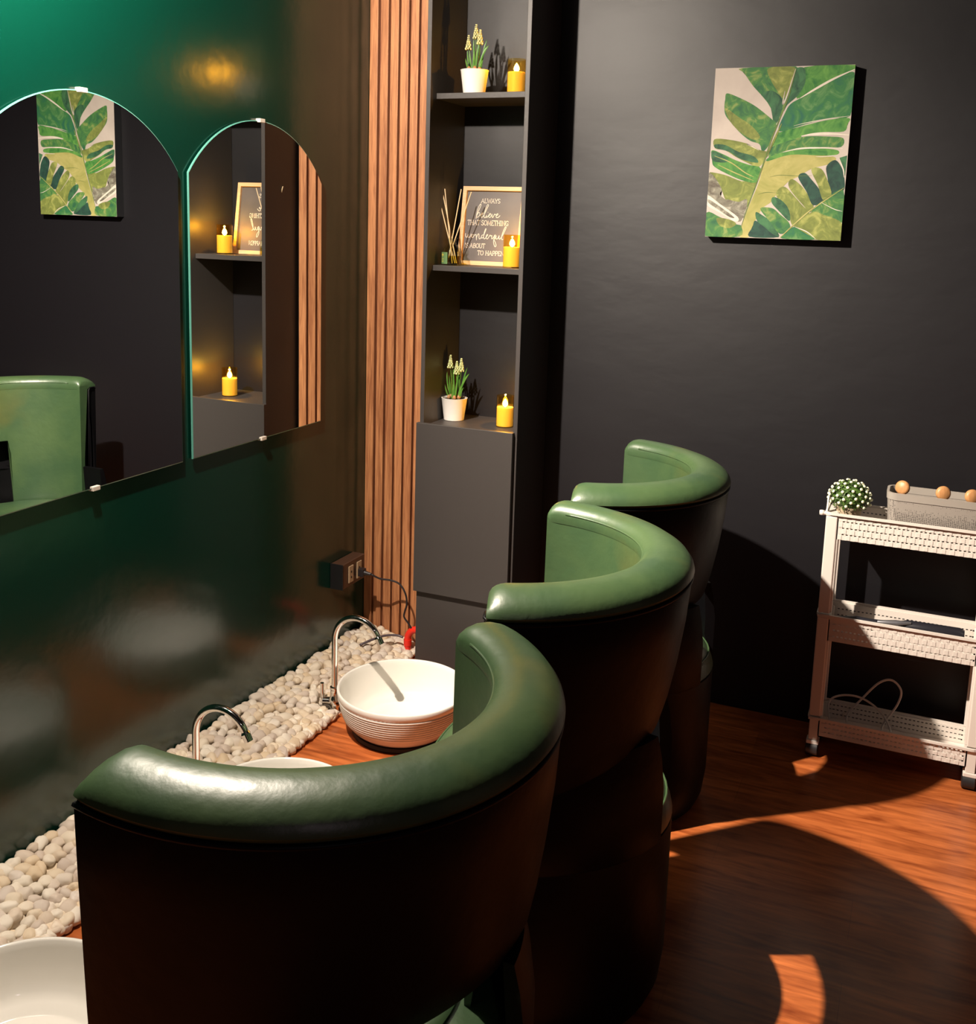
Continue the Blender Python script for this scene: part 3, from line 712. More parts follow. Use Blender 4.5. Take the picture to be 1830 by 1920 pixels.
tube(bm, spline(P, 5), 0.0125, 16); obj('elbow', bm, MT['red'], t, smooth='auto')
bm = BM(); tube(bm, [(0, 0, 0.045), (0, 0, 0.068)], 0.0145, 16); obj('collar', bm, MT['red'], t, smooth='auto')
bm = BM(); tube(bm, spline([(0.10, 3.02, 0.070), (0.13, 3.06, 0.082), (0.155, 3.10, 0.086), (0.19, 3.125, 0.085), (0.213, 3.13, 0.080)], 6), 0.0045, 8)
tag(obj('water_hose', bm, MT['hose'], smooth=True), 'thin grey hose lying on the pebbles by the red pipe', 'hose')

# ------------------------------------------------------------------ shelf items
def make_candle(label):
    t = thing('led_candle', label, 'candle')
    bm = BM(); lathe(bm, [(0.0001, 0.0005), (0.0283, 0.0005), (0.0285, 0.002), (0.0285, 0.105), (0.0279, 0.105), (0.0279, 0.003), (0.0001, 0.003)], 48)
    obj('glass_jar', bm, MT['amber_glass'], t, smooth='auto')
    bm = BM(); lathe(bm, [(0.0001, 0.0035), (0.0274, 0.0035), (0.0276, 0.006), (0.0276, 0.064), (0.0268, 0.066), (0.024, 0.0645), (0.0001, 0.062)], 40)
    obj('wax', bm, MT['wax'], t, smooth='auto')
    bm = BM(); lathe(bm, [(0.0001, 0.065), (0.006, 0.069), (0.0092, 0.075), (0.0082, 0.082), (0.0045, 0.089), (0.0001, 0.094)], 20)
    obj('flame', bm, MT['flame'], t, smooth=True)
    return t
cs = [((0.575, 3.135, 1.9525), 'glowing amber LED candle on the top shelf beside the yellow-budded plant'),
      ((0.577, 3.143, 1.4095), 'glowing amber LED candle in front of the framed lettering on the middle shelf'),
      ((0.568, 3.152, 0.8825), 'glowing amber LED candle on the lowest shelf beside the potted white bulbs')]
cproto = make_candle(cs[0][1])
for i, (p, lab) in enumerate(cs):
    o = cproto if i == 0 else copy_tree(cproto); o.location = p; tag(o, lab, 'candle', 'LED candles on the cabinet shelves')
    l = lamp('candle_lamp', 'POINT', (p[0], p[1], p[2]+0.098), 1.3, (1.0, 0.52, 0.05), 0.003)

def blade(bm, base, tip, bend, w, mi=0, n=8):
    base, tip, bend = Vector(base), Vector(tip), Vector(bend); v = []
    mid = (base+tip)/2+bend
    for i in range(n+1):
        s = i/n; p = base*(1-s)**2+mid*2*s*(1-s)+tip*s*s; d = (mid-base)*(1-s)+(tip-mid)*s
        q = d.cross(Vector((0.3, 1, 0.1))).normalized(); ww = w*(0.6+0.6*s)*(1-s**3)
        v.append((bm.verts.new(p-q*ww), bm.verts.new(p+Vector((0, 0.0012, 0))), bm.verts.new(p+q*ww)))
    for a, b in zip(v, v[1:]):
        bm.faces.new((a[0], b[0], b[1], a[1])); bm.faces.new((a[1], b[1], b[2], a[2]))
def make_hyacinth(name, label, loc, blades, spikes, h, rp, bloom):
    t = thing(name, label, 'plant', loc)
    k = rp/0.036
    bm = BM(); lathe(bm, [(0.0001, 0), (0.027*k, 0), (0.028*k, 0.001), (0.036*k, h-0.002), (0.037*k, h), (0.0335*k, h), (0.0325*k, h-0.008), (0.0001, h-0.009)], 40)
    obj('pot', bm, MT['pot'], t, smooth='auto')
    bm = BM(); lathe(bm, [(0.0001, h-0.0085), (0.0322*k, h-0.0085), (0.028*k, h-0.004), (0.0001, h-0.003)], 24); obj('soil', bm, MT['soil'], t, smooth=True)
    bm = BM()
    for a in range(5):
        c = Vector((0.018*math.cos(a*1.3), 0.018*math.sin(a*1.3)-0.004, h+0.001)); lathe(bm, [(0.0001, -0.006), (0.007, 0), (0.0045, 0.007), (0.0001, 0.011)], 10, c)
    obj('bulbs', bm, MT['bulb'], t, smooth=True)
    bm = BM()
    for b in blades: blade(bm, *b)
    obj('leaves', bm, MT['leaf'], t, smooth=True, recalc=False)
    for (b, tp_) in spikes:
        b, tp_ = Vector(b), Vector(tp_)
        bm = BM(); tube(bm, spline([b, (b+tp_)/2+Vector((0.002, 0, 0)), tp_], 5), 0.0014, 6); st = obj('flower_stem', bm, MT['leaf'], t, smooth=True)
        bm = BM(); rr = random.Random(int(b.x*1e4))
        for j in range(8):
            s = j/7; rad = 0.0082*(1-s*0.80); nn = 5 if j < 6 else 3
            for q in range(nn):
                a = 2*PI*(q/nn)+j*0.6; c = tp_+Vector((rad*math.cos(a), rad*math.sin(a), 0.040*s-0.010))
                bmesh.ops.create_icosphere(bm, subdivisions=1, radius=0.0033*(1-0.35*s)*rr.uniform(0.85, 1.15), matrix=Matrix.Translation(c) @ Matrix.Scale(1.3, 4, Vector((0, 0, 1))))
        obj('blossom', bm, bloom, st, smooth=True)
    return t
MT['bloom_yellow'] = mat('yellow_bloom', (0.62, 0.58, 0.28), 0.6)
BL = [((-0.012, 0, 0.066), (-0.030, 0.01, 0.150), (-0.012, 0, 0.01), 0.0040), ((0.0, 0.005, 0.066), (-0.006, 0.0, 0.175), (-0.004, 0, 0.0), 0.0050),
      ((0.008, 0, 0.066), (0.045, 0.005, 0.150), (0.0, 0, 0.03), 0.0050), ((0.004, -0.008, 0.066), (0.016, -0.01, 0.160), (0.0, 0, 0.0), 0.0048),
      ((-0.010, -0.010, 0.066), (-0.024, -0.02, 0.110), (-0.006, 0, 0.0), 0.0045), ((0.014, -0.006, 0.066), (0.034, -0.012, 0.105), (0.0, 0, 0.01), 0.0040),
      ((-0.004, -0.010, 0.066), (0.002, -0.016, 0.135), (0.004, 0, 0.0), 0.0050), ((0.018, 0.006, 0.066), (0.036, 0.01, 0.170), (-0.004, 0, 0.02), 0.0045),
      ((-0.018, 0.004, 0.066), (-0.020, 0.0, 0.140), (0.004, 0, 0.0), 0.0045), ((0.010, 0.010, 0.066), (0.004, 0.014, 0.185), (0.006, 0, 0.0), 0.0045)]
make_hyacinth('potted_hyacinth', 'small white pot of yellow-tipped grape hyacinth on the top shelf', (0.4355, 3.125, 1.9525),
              BL, [((-0.008, -0.004, 0.066), (-0.022, -0.004, 0.150)), ((0.006, 0, 0.066), (0.016, 0, 0.166)), ((-0.004, 0.008, 0.066), (-0.004, 0.012, 0.185))], 0.0745, 0.0445, MT['bloom_yellow'])
BL2 = [(b[0], (b[1][0]*1.15, b[1][1], b[1][2]*1.02+0.01), b[2], b[3]) for b in BL]
make_hyacinth('potted_hyacinth', 'small white pot of cream-flowered bulbs on the lowest open shelf', (0.372, 3.172, 0.8825),
              BL2, [((-0.008, -0.004, 0.066), (-0.016, -0.004, 0.190)), ((0.004, 0, 0.066), (0.006, 0, 0.170)), ((0.010, 0.004, 0.066), (0.020, 0.006, 0.180))], 0.0765, 0.0440, MT['bloom'])

# reed diffuser
t = thing('reed_diffuser', 'glass reed diffuser bottle with five sticks and a green label', 'diffuser', (0.371, 3.125, 1.4095))
bm = BM(); lathe(bm, [(0.0001, 0.0005), (0.031, 0.0005), (0.033, 0.004), (0.033, 0.042), (0.030, 0.054), (0.020, 0.064), (0.0145, 0.069), (0.0135, 0.084), (0.019, 0.085), (0.019, 0.089), (0.0115, 0.089), (0.0115, 0.069), (0.018, 0.062), (0.028, 0.052), (0.031, 0.041), (0.031, 0.005), (0.0001, 0.004)], 40)
obj('bottle', bm, MT['clear_glass'], t, smooth=True)
bm = BM(); lathe(bm, [(0.0001, 0.0045), (0.0305, 0.0045), (0.0308, 0.03), (0.0001, 0.03)], 32); obj('oil', bm, MT['oil'], t, smooth='auto')
for a, b in (((0.012, 0.0, 0.006), (-0.060, 0.0, 0.245)), ((0.016, 0.004, 0.006), (-0.045, 0.012, 0.238)), ((0.006, -0.008, 0.006), (-0.028, -0.006, 0.246)),
             ((-0.014, 0, 0.006), (0.030, -0.004, 0.246)), ((-0.020, 0.006, 0.006), (0.060, 0.010, 0.238))):
    # keep sticks passing through the neck
    bm = BM(); tube(bm, [a, b], 0.0017, 8); obj('reed', bm, MT['reed'], t)
bm = BM(); R_ = 0.0335; vs = []
for k in range(9):
    a = math.radians(-150+k*7.5); vs.append((bm.verts.new((R_*math.cos(a), R_*math.sin(a), 0.004)), bm.verts.new((R_*math.cos(a), R_*math.sin(a), 0.042))))
for a, b in zip(vs, vs[1:]): bm.faces.new((a[0], b[0], b[1], a[1]))
lb = obj('label_sticker', bm, MT['label_green'], t, recalc=False)
bm = BM()
def on_label(a0, a1, z0, z1):
    v = []
    for k in range(3):
        a = math.radians(a0+(a1-a0)*k/2); v.append((bm.verts.new((0.0338*math.cos(a), 0.0338*math.sin(a), z0)), bm.verts.new((0.0338*math.cos(a), 0.0338*math.sin(a), z1))))
    for p, q in zip(v, v[1:]): bm.faces.new((p[0], q[0], q[1], p[1]))
on_label(-129, -125, 0.026, 0.040); on_label(-136, -118, 0.031, 0.035)
for z in (0.020, 0.015, 0.010): on_label(-137, -117, z, z+0.0014)
obj('label_mark', bm, MT['gold'], lb, recalc=False)

# framed lettering
FW, FH = 0.226, 0.2625
fr = thing('framed_sign', 'pine-framed dark sign with white lettering leaning on the middle shelf', 'sign', (0.357, 3.196, 1.410), math.radians(0))
fr.rotation_euler = (math.radians(-8.5), 0, 0)
bw, bd = 0.0135, 0.018
for nm, poly in (('frame_bar', [(0, 0), (FW, 0), (FW-bw, bw), (bw, bw)]), ('frame_bar', [(0, FH), (bw, FH-bw), (FW-bw, FH-bw), (FW, FH)]),
                 ('frame_bar', [(0, 0), (bw, bw), (bw, FH-bw), (0, FH)]), ('frame_bar', [(FW, 0), (FW, FH), (FW-bw, FH-bw), (FW-bw, bw)])):
    bm = BM(); prism(bm, poly, 'y', 0, bd); obj(nm, bm, MT['pine'], fr)
bm = BM(); box(bm, bw, FW-bw, 0.010, 0.013, bw, FH-bw); bd_ = obj('sign_board', bm, MT['slate'], fr)
# stroke lettering. glyphs on a unit height grid
G = {
 'A': (0.95, [[(0.08, 0), (0.47, 1), (0.87, 0)], [(0.24, 0.36), (0.70, 0.36)]], [(0.08, 0), (0.87, 0)]),
 'L': (0.78, [[(0.18, 1), (0.18, 0), (0.70, 0), (0.70, 0.2)]], [(0.18, 1), (0.18, 0)]),
 'W': (1.15, [[(0.05, 1), (0.32, 0), (0.57, 0.85), (0.83, 0), (1.10, 1)]], [(0.05, 1), (1.10, 1)]),
 'Y': (0.88, [[(0.05, 1), (0.44, 0.45), (0.83, 1)], [(0.44, 0.45), (0.44, 0)]], [(0.05, 1), (0.83, 1), (0.44, 0)]),
 'S': (0.72, [[(0.60, 0.80), (0.52, 0.97), (0.30, 1.0), (0.10, 0.86), (0.14, 0.62), (0.36, 0.50), (0.58, 0.38), (0.62, 0.14), (0.40, 0.0), (0.16, 0.03), (0.07, 0.22)]], []),
 'T': (0.82, [[(0.05, 0.80), (0.05, 1), (0.77, 1), (0.77, 0.80)], [(0.41, 1), (0.41, 0)]], [(0.41, 0)]),
 'H': (0.98, [[(0.17, 1), (0.17, 0)], [(0.81, 1), (0.81, 0)], [(0.17, 0.52), (0.81, 0.52)]], [(0.17, 1), (0.17, 0), (0.81, 1), (0.81, 0)]),
 'O': (0.98, [[(0.49, 1), (0.20, 0.88), (0.07, 0.5), (0.20, 0.12), (0.49, 0), (0.78, 0.12), (0.91, 0.5), (0.78, 0.88), (0.49, 1)]], []),
 'M': (1.15, [[(0.17, 0), (0.17, 1), (0.57, 0.15), (0.98, 1), (0.98, 0)]], [(0.17, 0), (0.98, 0)]),
 'E': (0.80, [[(0.70, 0.82), (0.70, 1), (0.17, 1), (0.17, 0), (0.73, 0), (0.73, 0.2)], [(0.17, 0.52), (0.55, 0.52)]], []),
 'I': (0.42, [[(0.21, 1), (0.21, 0)]], [(0.21, 1), (0.21, 0)]),
 'N': (1.0, [[(0.17, 0), (0.17, 1), (0.82, 0), (0.82, 1)]], [(0.17, 0), (0.82, 1)]),
 'G': (0.95, [[(0.82, 0.78), (0.70, 0.95), (0.48, 1), (0.20, 0.88), (0.07, 0.5), (0.20, 0.12), (0.48, 0), (0.78, 0.10), (0.78, 0.42), (0.55, 0.42)]], []),
 'B': (0.85, [[(0.17, 0), (0.17, 1), (0.52, 1), (0.68, 0.88), (0.66, 0.62), (0.50, 0.53), (0.17, 0.53)], [(0.50, 0.53), (0.74, 0.40), (0.74, 0.12), (0.55, 0), (0.10, 0)]], []),
 'U': (0.95, [[(0.15, 1), (0.15, 0.25), (0.28, 0.03), (0.50, 0), (0.70, 0.06), (0.80, 0.25), (0.80, 1)]], [(0.15, 1), (0.80, 1)]),
 'P': (0.78, [[(0.17, 0), (0.17, 1), (0.52, 1), (0.70, 0.88), (0.70, 0.58), (0.52, 0.46), (0.17, 0.46)]], [(0.17, 0)]),
}
def ribbon(bm, pts, w, y0=0.0094, y1=0.0101):
    P = [Vector((p[0], p[1])) for p in pts]; n = len(P); L = []
    for i, p in enumerate(P):
        a = (P[i]-P[i-1]).normalized() if i else (P[1]-P[0]).normalized(); b = (P[i+1]-P[i]).normalized() if i < n-1 else a
        d = (a+b); d = d.normalized() if d.length > 1e-6 else a
        q = Vector((-d.y, d.x))*w/max(0.6, abs(d.dot(a))); L.append((p+q, p-q))
    for (a, b), (c, d) in zip(L, L[1:]):
        vs = [bm.verts.new((v.x, y, v.y)) for y in (y0, y1) for v in (a, c, d, b)]
        bm.faces.new(vs[:4]); bm.faces.new(vs[4:][::-1])
        for k in range(4): bm.faces.new((vs[k], vs[4+k], vs[4+(k+1) % 4], vs[(k+1) % 4]))
def word(text, x0, x1, zt, zb):
    bm = BM(); wid = sum(G[c][0] if c != ' ' else 0.45 for c in text); sx = (x1-x0)/wid; h = zt-zb; x = x0
    for c in text:
        if c == ' ': x += 0.45*sx; continue
        wd, strokes, serifs = G[c]
        for s in strokes: ribbon(bm, [(x+p[0]*sx, zb+p[1]*h) for p in s], 0.00066)
        for s in serifs: ribbon(bm, [(x+(s[0]-0.13)*sx, zb+s[1]*h), (x+(s[0]+0.13)*sx, zb+s[1]*h)], 0.0006)
        x += wd*sx
    obj('lettering', bm, MT['ink'], bd_)
CX, CYs = 0.000160, 0.0001672
def crop(q): return ((q[0]-(190-25*(q[1]-205)/1570))*CX, FH-(q[1]-205)*CYs)
def cline(text, x0, x1, y0, y1):
    a, zt = crop((x0, y0)); b, _ = crop((x1, y0)); _, zb = crop((x0, y1)); word(text, a, b, zt, zb)
cline('ALWAYS', 590, 1028, 440, 525); cline('THAT SOMETHING', 315, 1250, 872, 968); cline('IS ABOUT', 285, 755, 1338, 1425); cline('TO HAPPEN', 590, 1200, 1478, 1565)
def script(name, strokes):
    bm = BM()
    for s in strokes:
        P = spline([Vector((*crop(q), 0)) for q in s], 5) if len(s) > 2 else [Vector((*crop(q), 0)) for q in s]
        ribbon(bm, [(p.x, p.y) for p in P], 0.00078)
    obj(name, bm, MT['ink'], bd_)
script('lettering', [[(503, 842), (512, 740), (540, 620), (572, 555), (590, 548), (592, 580), (560, 660), (520, 760), (508, 810)],
  [(508, 800), (535, 740), (565, 715), (582, 745), (570, 785), (540, 812), (515, 808)],
  [(582, 770), (620, 765), (650, 740), (645, 722), (622, 735), (608, 780), (625, 812), (655, 800), (690, 740), (735, 640), (762, 580), (756, 552), (735, 570), (700, 670), (682, 760), (690, 815), (715, 815), (740, 770)],
  [(740, 765), (735, 800), (750, 812), (778, 780), (810, 765), (830, 745), (822, 730), (800, 740), (785, 785), (805, 812), (835, 795), (860, 745)],
  [(762, 705), (770, 712)], [(860, 740), (868, 800), (885, 808), (908, 760), (920, 740), (945, 755), (975, 765), (995, 745), (985, 730), (965, 745), (955, 790), (975, 812), (1010, 800), (1042, 765)]])
script('lettering', [[(290, 1140), (287, 1180), (305, 1215), (330, 1215), (350, 1160), (350, 1200), (372, 1225), (400, 1200), (415, 1155), (430, 1160)],
  [(475, 1160), (445, 1165), (430, 1195), (448, 1222), (478, 1205), (482, 1170), (470, 1162), (500, 1172), (525, 1160)],
  [(528, 1150), (540, 1210), (548, 1270), (550, 1210), (570, 1155), (592, 1142), (600, 1180), (605, 1230), (625, 1245), (650, 1215)],
  [(705, 1165), (675, 1165), (655, 1195), (665, 1228), (695, 1210), (725, 1120), (750, 1050), (738, 1040), (715, 1110), (705, 1190), (720, 1240), (750, 1225), (780, 1185), (800, 1160), (785, 1150), (765, 1180), (770, 1225), (798, 1238), (828, 1195), (850, 1158)],
  [(850, 1155), (862, 1178), (890, 1168), (888, 1210), (900, 1235), (930, 1205), (960, 1150)],
  [(975, 1150), (950, 1200), (940, 1290), (960, 1360), (985, 1390), (1002, 1365), (985, 1310), (950, 1255)], [(958, 1240), (990, 1170), (985, 1215), (1005, 1235), (1035, 1215), (1055, 1165), (1055, 1215), (1075, 1235), (1110, 1190)],
  [(1110, 1195), (1160, 1100), (1196, 1010), (1192, 985), (1170, 1005), (1130, 1110), (1112, 1200), (1125, 1240), (1150, 1235)]])

# ------------------------------------------------------------------ slim rolling cart
CXL, CXR, CY0, CY1 = 1.612, 2.082, 3.058, 3.215
cart = thing('rolling_cart', 'slim white three-tier plastic cart on black casters against the black wall', 'cart', (CXL, CY0, 0))
cw, cdp = CXR-CXL, CY1-CY0
def rim_loop(x0, x1, y0, y1, rad, n=6):
    pts = []
    for (cx_, cy_, a0) in ((x1-rad, y1-rad, 0), (x0+rad, y1-rad, 90), (x0+rad, y0+rad, 180), (x1-rad, y0+rad, 270)):
        for k in range(n+1):
            a = math.radians(a0+90*k/n); pts.append((cx_+rad*math.cos(a), cy_+rad*math.sin(a)))
    return pts
for zi, (zr, dep) in enumerate(((0.757, 0.078), (0.450, 0.080), (0.128, 0.058))):
    tr = thing('tray', None, None); del_ = tr
    bpy.data.objects.remove(tr)
    bm = BM()
    # rim
    o = rim_loop(0.0, cw, 0.0, cdp, 0.022); i = rim_loop(0.005, cw-0.005, 0.007, cdp-0.007, 0.018)
    n = len(o); vo = [bm.verts.new((*p, zr-0.007)) for p in o]; vt = [bm.verts.new((*p, zr)) for p in o]; it = [bm.verts.new((*p, zr)) for p in i]; ib = [bm.verts.new((*p, zr-0.007)) for p in i]
    for k in range(n):
        k2 = (k+1) % n
        for a, b in ((vo, vt), (vt, it), (it, ib), (ib, vo)): bm.faces.new((a[k], a[k2], b[k2], b[k]))
    # tray floor
    x0, x1, y0, y1 = 0.036, cw-0.036, 0.014, cdp-0.014; zb = zr-dep
    box(bm, x0, x1, y0, y1, zb, zb+0.003)
    # perforated long sides: bars and ties leaving real slots
    for ys in (0.008, cdp-0.011):
        yt = ys+0.003
        if zi == 0 or zi == 1: rows = [(zb, zb+0.014), (zb+0.018, zb+0.033), (zb+0.037, zb+0.052), (zb+0.056, zr-0.006)]
        else: rows = [(zb, zb+0.013), (zb+0.0165, zb+0.0275), (zb+0.031, zb+0.042), (zb+0.0455, zr-0.006)]
        for a, b in rows: box(bm, x0-0.003, x1+0.003, ys, yt, a, b)
        for (a, b), (c, d) in zip(rows, rows[1:]):
            x = x0-0.003; k = 0
            while x < x1+0.001:
                box(bm, x, x+(0.0055 if 0 < k else 0.012), ys, yt, b-0.0002, c+0.0002); x += 0.0115; k += 1
            box(bm, x1-0.009, x1+0.003, ys, yt, b-0.0002, c+0.0002)
        if ys < 0.05:
            x = x0+0.004; k = 0
            while x < x1-0.014:
                for j, (a, b) in enumerate(rows):
                    if (k+j) % 2 == 0: box(bm, x, x+0.0105, ys-0.0011, ys+0.0004, a+0.001, b-0.001)
                x += 0.0115; k += 1
    for xs in (x0-0.003, x1): box(bm, xs, xs+0.003, 0.008, cdp-0.008, zb, zr-0.004)
    # ends
    box(bm, 0.003, 0.034, 0.004, cdp-0.004, zr-0.010, zr-0.004); box(bm, cw-0.034, cw-0.003, 0.004, cdp-0.004, zr-0.010, zr-0.004)
    if zi == 0:
        for xs, sg in ((0.002, 1), (cw-0.005, -1)):
            prism(bm, [(0.012, zr-0.004), (0.025, zr+0.030), (0.050, zr+0.045), (cdp-0.05, zr+0.045), (cdp-0.025, zr+0.030), (cdp-0.012, zr-0.004), (cdp-0.03, zr-0.004), (cdp-0.038, zr+0.020), (cdp-0.055, zr+0.032), (0.055, zr+0.032), (0.038, zr+0.020), (0.03, zr-0.004)], 'x', xs, xs+0.004)
    obj('tray', bm, MT['plastic'], cart)
def post(x0, x1, y0, y1, z0, z1, sgn):
    bm = BM(); box(bm, x0, x1, y0, y1, z0, z1)
    box(bm, x0+0.012 if sgn > 0 else x0-0.006, x1+0.006 if sgn > 0 else x1-0.012, y0+0.004, y0+0.010, z0+0.002, z1-0.002) 
    return obj('post', bm, MT['plastic'], cart, bevel=0.003)
for z0, z1 in ((0.453, 0.746), (0.131, 0.440)):
    for y0 in (0.004, cdp-0.034):
        post(0.004, 0.036, y0, y0+0.030, z0, z1, 1); post(cw-0.036, cw-0.004, y0, y0+0.030, z0, z1, -1)
bm = BM(); tube(bm, [(-0.012, 0.012, 0.752), (0.012, 0.012, 0.752)], 0.006, 10); lathe(bm, [(0.0001, -0.008), (0.008, -0.006), (0.008, 0.006), (0.0001, 0.008)], 12, (-0.008, 0.012, 0.752)); obj('hook_knob', bm, MT['plastic'], cart, smooth=True)
for xc in (0.020, cw-0.020):
    for yc in (0.022, cdp-0.022):
        bm = BM(); box(bm, xc-0.013, xc+0.013, yc-0.013, yc+0.013, 0.052, 0.122); box(bm, xc-0.018, xc+0.018, yc-0.017, yc+0.017, 0.040, 0.052)
        obj('leg', bm, MT['plastic'], cart, bevel=0.002)
        t = bpy.data.objects.new('caster', None)
        bm = BM(); tube(bm, [(xc-0.019, yc, 0.0235), (xc-0.017, yc, 0.0235), (xc+0.015, yc, 0.0235), (xc+0.017, yc, 0.0235)], [0.020, 0.0232, 0.0232, 0.020], 24); tube(bm, [(xc, yc, 0.0225), (xc, yc, 0.041)], 0.008, 12); tube(bm, [(xc-0.01, yc, 0.0225), (xc+0.01, yc, 0.0225)], 0.007, 12)
        obj('caster', bm, MT['wheel'], cart, smooth='auto')
        bpy.data.objects.remove(t)

# potted daisy mum
t = thing('potted_daisy', 'round green plant ball dotted with white flowers on the white cart', 'plant', (1.672, 3.122, 0.6822))
bm = BM(); lathe(bm, [(0.0001, 0), (0.026, 0), (0.028, 0.002), (0.037, 0.088), (0.034, 0.089), (0.033, 0.082), (0.0001, 0.081)], 28)
obj('pot', bm, MT['burlap'], t, smooth='auto')
bm = BM(); rr = random.Random(5)
bmesh.ops.create_icosphere(bm, subdivisions=3, radius=0.046, matrix=Matrix.Translation((0, 0, 0.112)) @ Matrix.Scale(0.75, 4, Vector((0, 0, 1))))
for k in range(900):
    th = rr.uniform(0, 2*PI); ph = math.acos(rr.uniform(-0.45, 1)); d = Vector((math.sin(ph)*math.cos(th), math.sin(ph)*math.sin(th), math.cos(ph)))
    c = Vector((0, 0, 0.110))+Vector((d.x*0.056, d.y*0.056, d.z*0.050))*rr.uniform(0.82, 1.05)
    u = d.cross(Vector((rr.uniform(-1, 1), rr.uniform(-1, 1), rr.uniform(-1, 1)))).normalized(); w = d.cross(u); l = rr.uniform(0.005, 0.009)
    bm.faces.new([bm.verts.new(c+u*l*0.35), bm.verts.new(c+(w+d*0.5)*l), bm.verts.new(c-u*l*0.35), bm.verts.new(c-w*l*0.5)])
obj('foliage', bm, MT['mum_leaf'], t, recalc=False)
bm = BM(); bmesh.ops.create_icosphere(bm, subdivisions=2, radius=0.0047, matrix=Matrix.Scale(0.7, 4, Vector((0, 0, 1))))
fl = obj('flower', bm, MT['flower_white'], t, smooth=True); NF = 74
for k in range(NF):
    zc = 1-1.30*(k+0.5)/NF; a = k*2.39996; rad = math.sqrt(max(0, 1-zc*zc)); d = Vector((rad*math.cos(a), rad*math.sin(a), zc))
    o = fl if k == 0 else fl.copy()
    if k: COL.objects.link(o); o.parent = t
    o.location = Vector((0, 0, 0.110))+Vector((d.x*0.0605, d.y*0.0605, d.z*0.0540)); o.rotation_euler = d.to_track_quat('Z', 'Y').to_euler()

# grey basket
t = thing('storage_basket', 'grey perforated plastic basket on the top of the white cart', 'basket', (1.772, 3.078, 0.6822))
bwid, bdep, bh = 0.262, 0.112, 0.150
def bloop(x0, x1, y0, y1, rad, z): return [Vector((p[0], p[1], z)) for p in rim_loop(x0, x1, y0, y1, rad, 6)]
bm = BM(); L = [bloop(0.012, bwid-0.012, 0.010, bdep-0.010, 0.022, 0.001), bloop(0.002, bwid-0.002, 0.002, bdep-0.002, 0.028, bh-0.018), bloop(0.0045, bwid-0.0045, 0.0045, bdep-0.0045, 0.0255, bh-0.018), bloop(0.0145, bwid-0.0145, 0.0125, bdep-0.0125, 0.0195, 0.004)]
V = [[bm.verts.new(p) for p in l] for l in L]; n = len(V[0])
for a, b in zip(V, V[1:]):
    for k in range(n): bm.faces.new((a[k], a[(k+1) % n], b[(k+1) % n], b[k]))
bm.faces.new(V[0][::-1]); bm.faces.new(V[3]); obj('wall', bm, MT['basket_dots'], t, smooth='auto')
bm = BM(); L = [bloop(0.0, bwid, 0.0, bdep, 0.03, bh-0.020), bloop(-0.001, bwid+0.001, -0.001, bdep+0.001, 0.03, bh), bloop(0.006, bwid-0.006, 0.006, bdep-0.006, 0.024, bh), bloop(0.006, bwid-0.006, 0.006, bdep-0.006, 0.024, bh-0.020)]
V = [[bm.verts.new(p) for p in l] for l in L]
for j in range(4):
    a, b = V[j], V[(j+1) % 4]
    for k in range(n): bm.faces.new((a[k], a[(k+1) % n], b[(k+1) % n], b[k]))
obj('rim', bm, MT['basket'], t, smooth='auto')
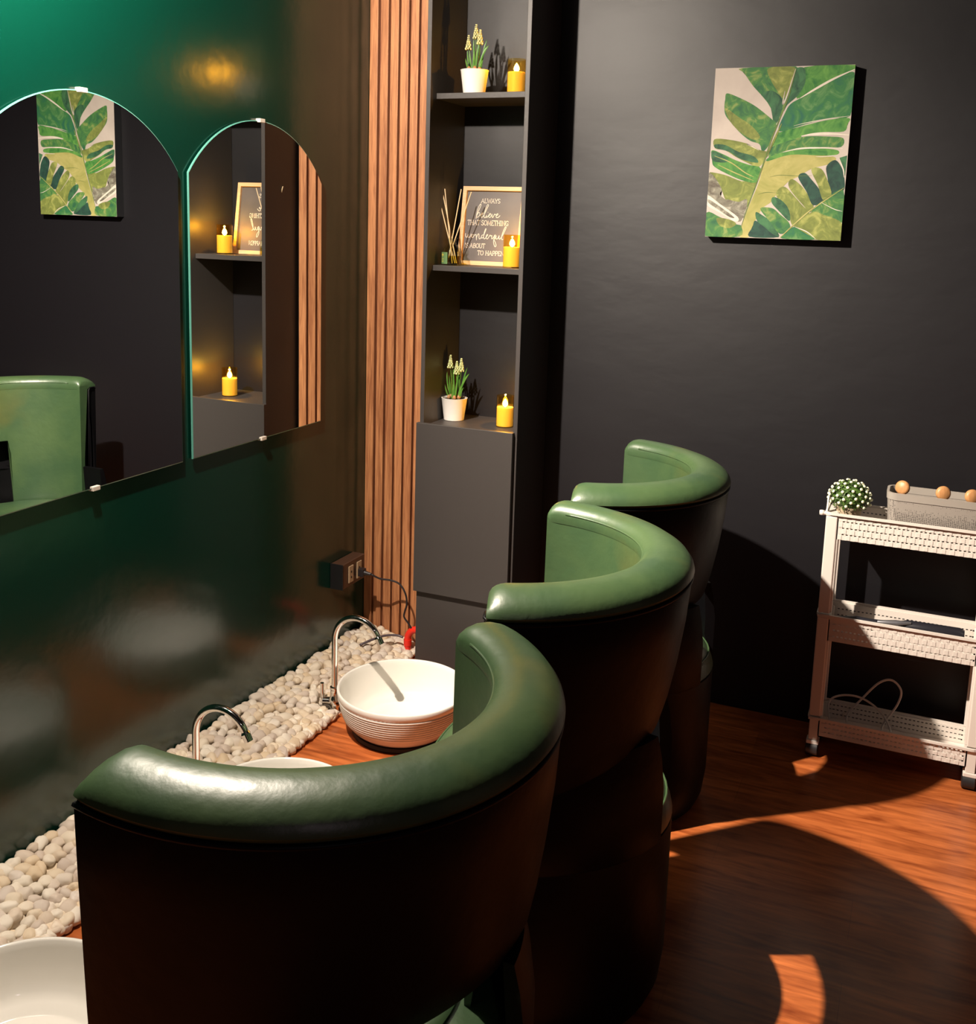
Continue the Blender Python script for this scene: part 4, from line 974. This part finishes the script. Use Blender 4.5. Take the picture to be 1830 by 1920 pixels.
# wooden-headed brushes standing in it
heads = [((1.812, 3.108, 0.8445), 'round wooden brush head at the left end of the grey basket', -0.35),
         ((1.918, 3.108, 0.842), 'round wooden brush head in the middle of the grey basket', 0.35),
         ((1.992, 3.108, 0.842), 'round wooden brush head at the right of the grey basket, by the photo edge', 0.45)]
for (c, lab, rz) in heads:
    t = thing('wooden_brush', lab, 'brush', c, rz, 'wooden brushes in the grey basket')
    Mx = Matrix.Rotation(math.radians(80), 4, 'X') @ Matrix.Rotation(math.radians(0), 4, 'Y')
    bm = BM(); lathe(bm, [(0.0001, -0.008), (0.016, -0.008), (0.0195, -0.004), (0.0205, 0.002), (0.0185, 0.007), (0.014, 0.010), (0.0001, 0.011)], 32, M=Mx); obj('head', bm, MT['oak'], t, smooth='auto')
    bm = BM(); tube(bm, [(0, 0, -0.018), (0, -0.004, -0.150)], 0.006, 12); obj('handle', bm, MT['oak'], t, smooth='auto')

# dark tool on the middle tier
t = thing('hair_tool', 'long black hand tool lying across the middle tier of the cart', 'tool', (1.66, 3.130, 0.3860))
bm = BM(); tube(bm, [(0.0, 0, 0.030), (0.06, 0, 0.034), (0.10, 0, 0.036), (0.18, 0.0, 0.040)], [0.010, 0.016, 0.013, 0.014], 14); obj('barrel', bm, MT['tool'], t, smooth='auto')
bm = BM(); tube(bm, [(0.17, 0, 0.040), (0.20, 0, 0.044), (0.34, 0, 0.046), (0.352, 0, 0.046)], [0.014, 0.019, 0.019, 0.014], 14); obj('grip', bm, MT['tool'], t, smooth='auto')
bm = BM(); tube(bm, [(0.12, -0.020, 0.050), (0.17, -0.020, 0.056), (0.21, -0.012, 0.060)], [0.006, 0.009, 0.004], 10); obj('clamp', bm, MT['steel'], t, smooth='auto')

# white cable in the bottom tier
bm = BM(); P = [(1.68, 3.10, 0.080), (1.665, 3.13, 0.150), (1.70, 3.14, 0.178), (1.76, 3.14, 0.180), (1.82, 3.12, 0.150), (1.845, 3.10, 0.100), (1.80, 3.09, 0.085), (1.74, 3.10, 0.085), (1.72, 3.13, 0.120),
                (1.76, 3.15, 0.180), (1.80, 3.15, 0.235), (1.835, 3.15, 0.250), (1.862, 3.145, 0.225), (1.855, 3.14, 0.180), (1.82, 3.12, 0.110), (1.85, 3.10, 0.086), (1.92, 3.10, 0.090), (1.98, 3.12, 0.082)]
tag(obj('coiled_cable', (tube(bm, spline(P, 6), 0.0032, 8)), MT['cable_white'], smooth=True), 'loose white cable looped in the bottom tier of the cart', 'cable')
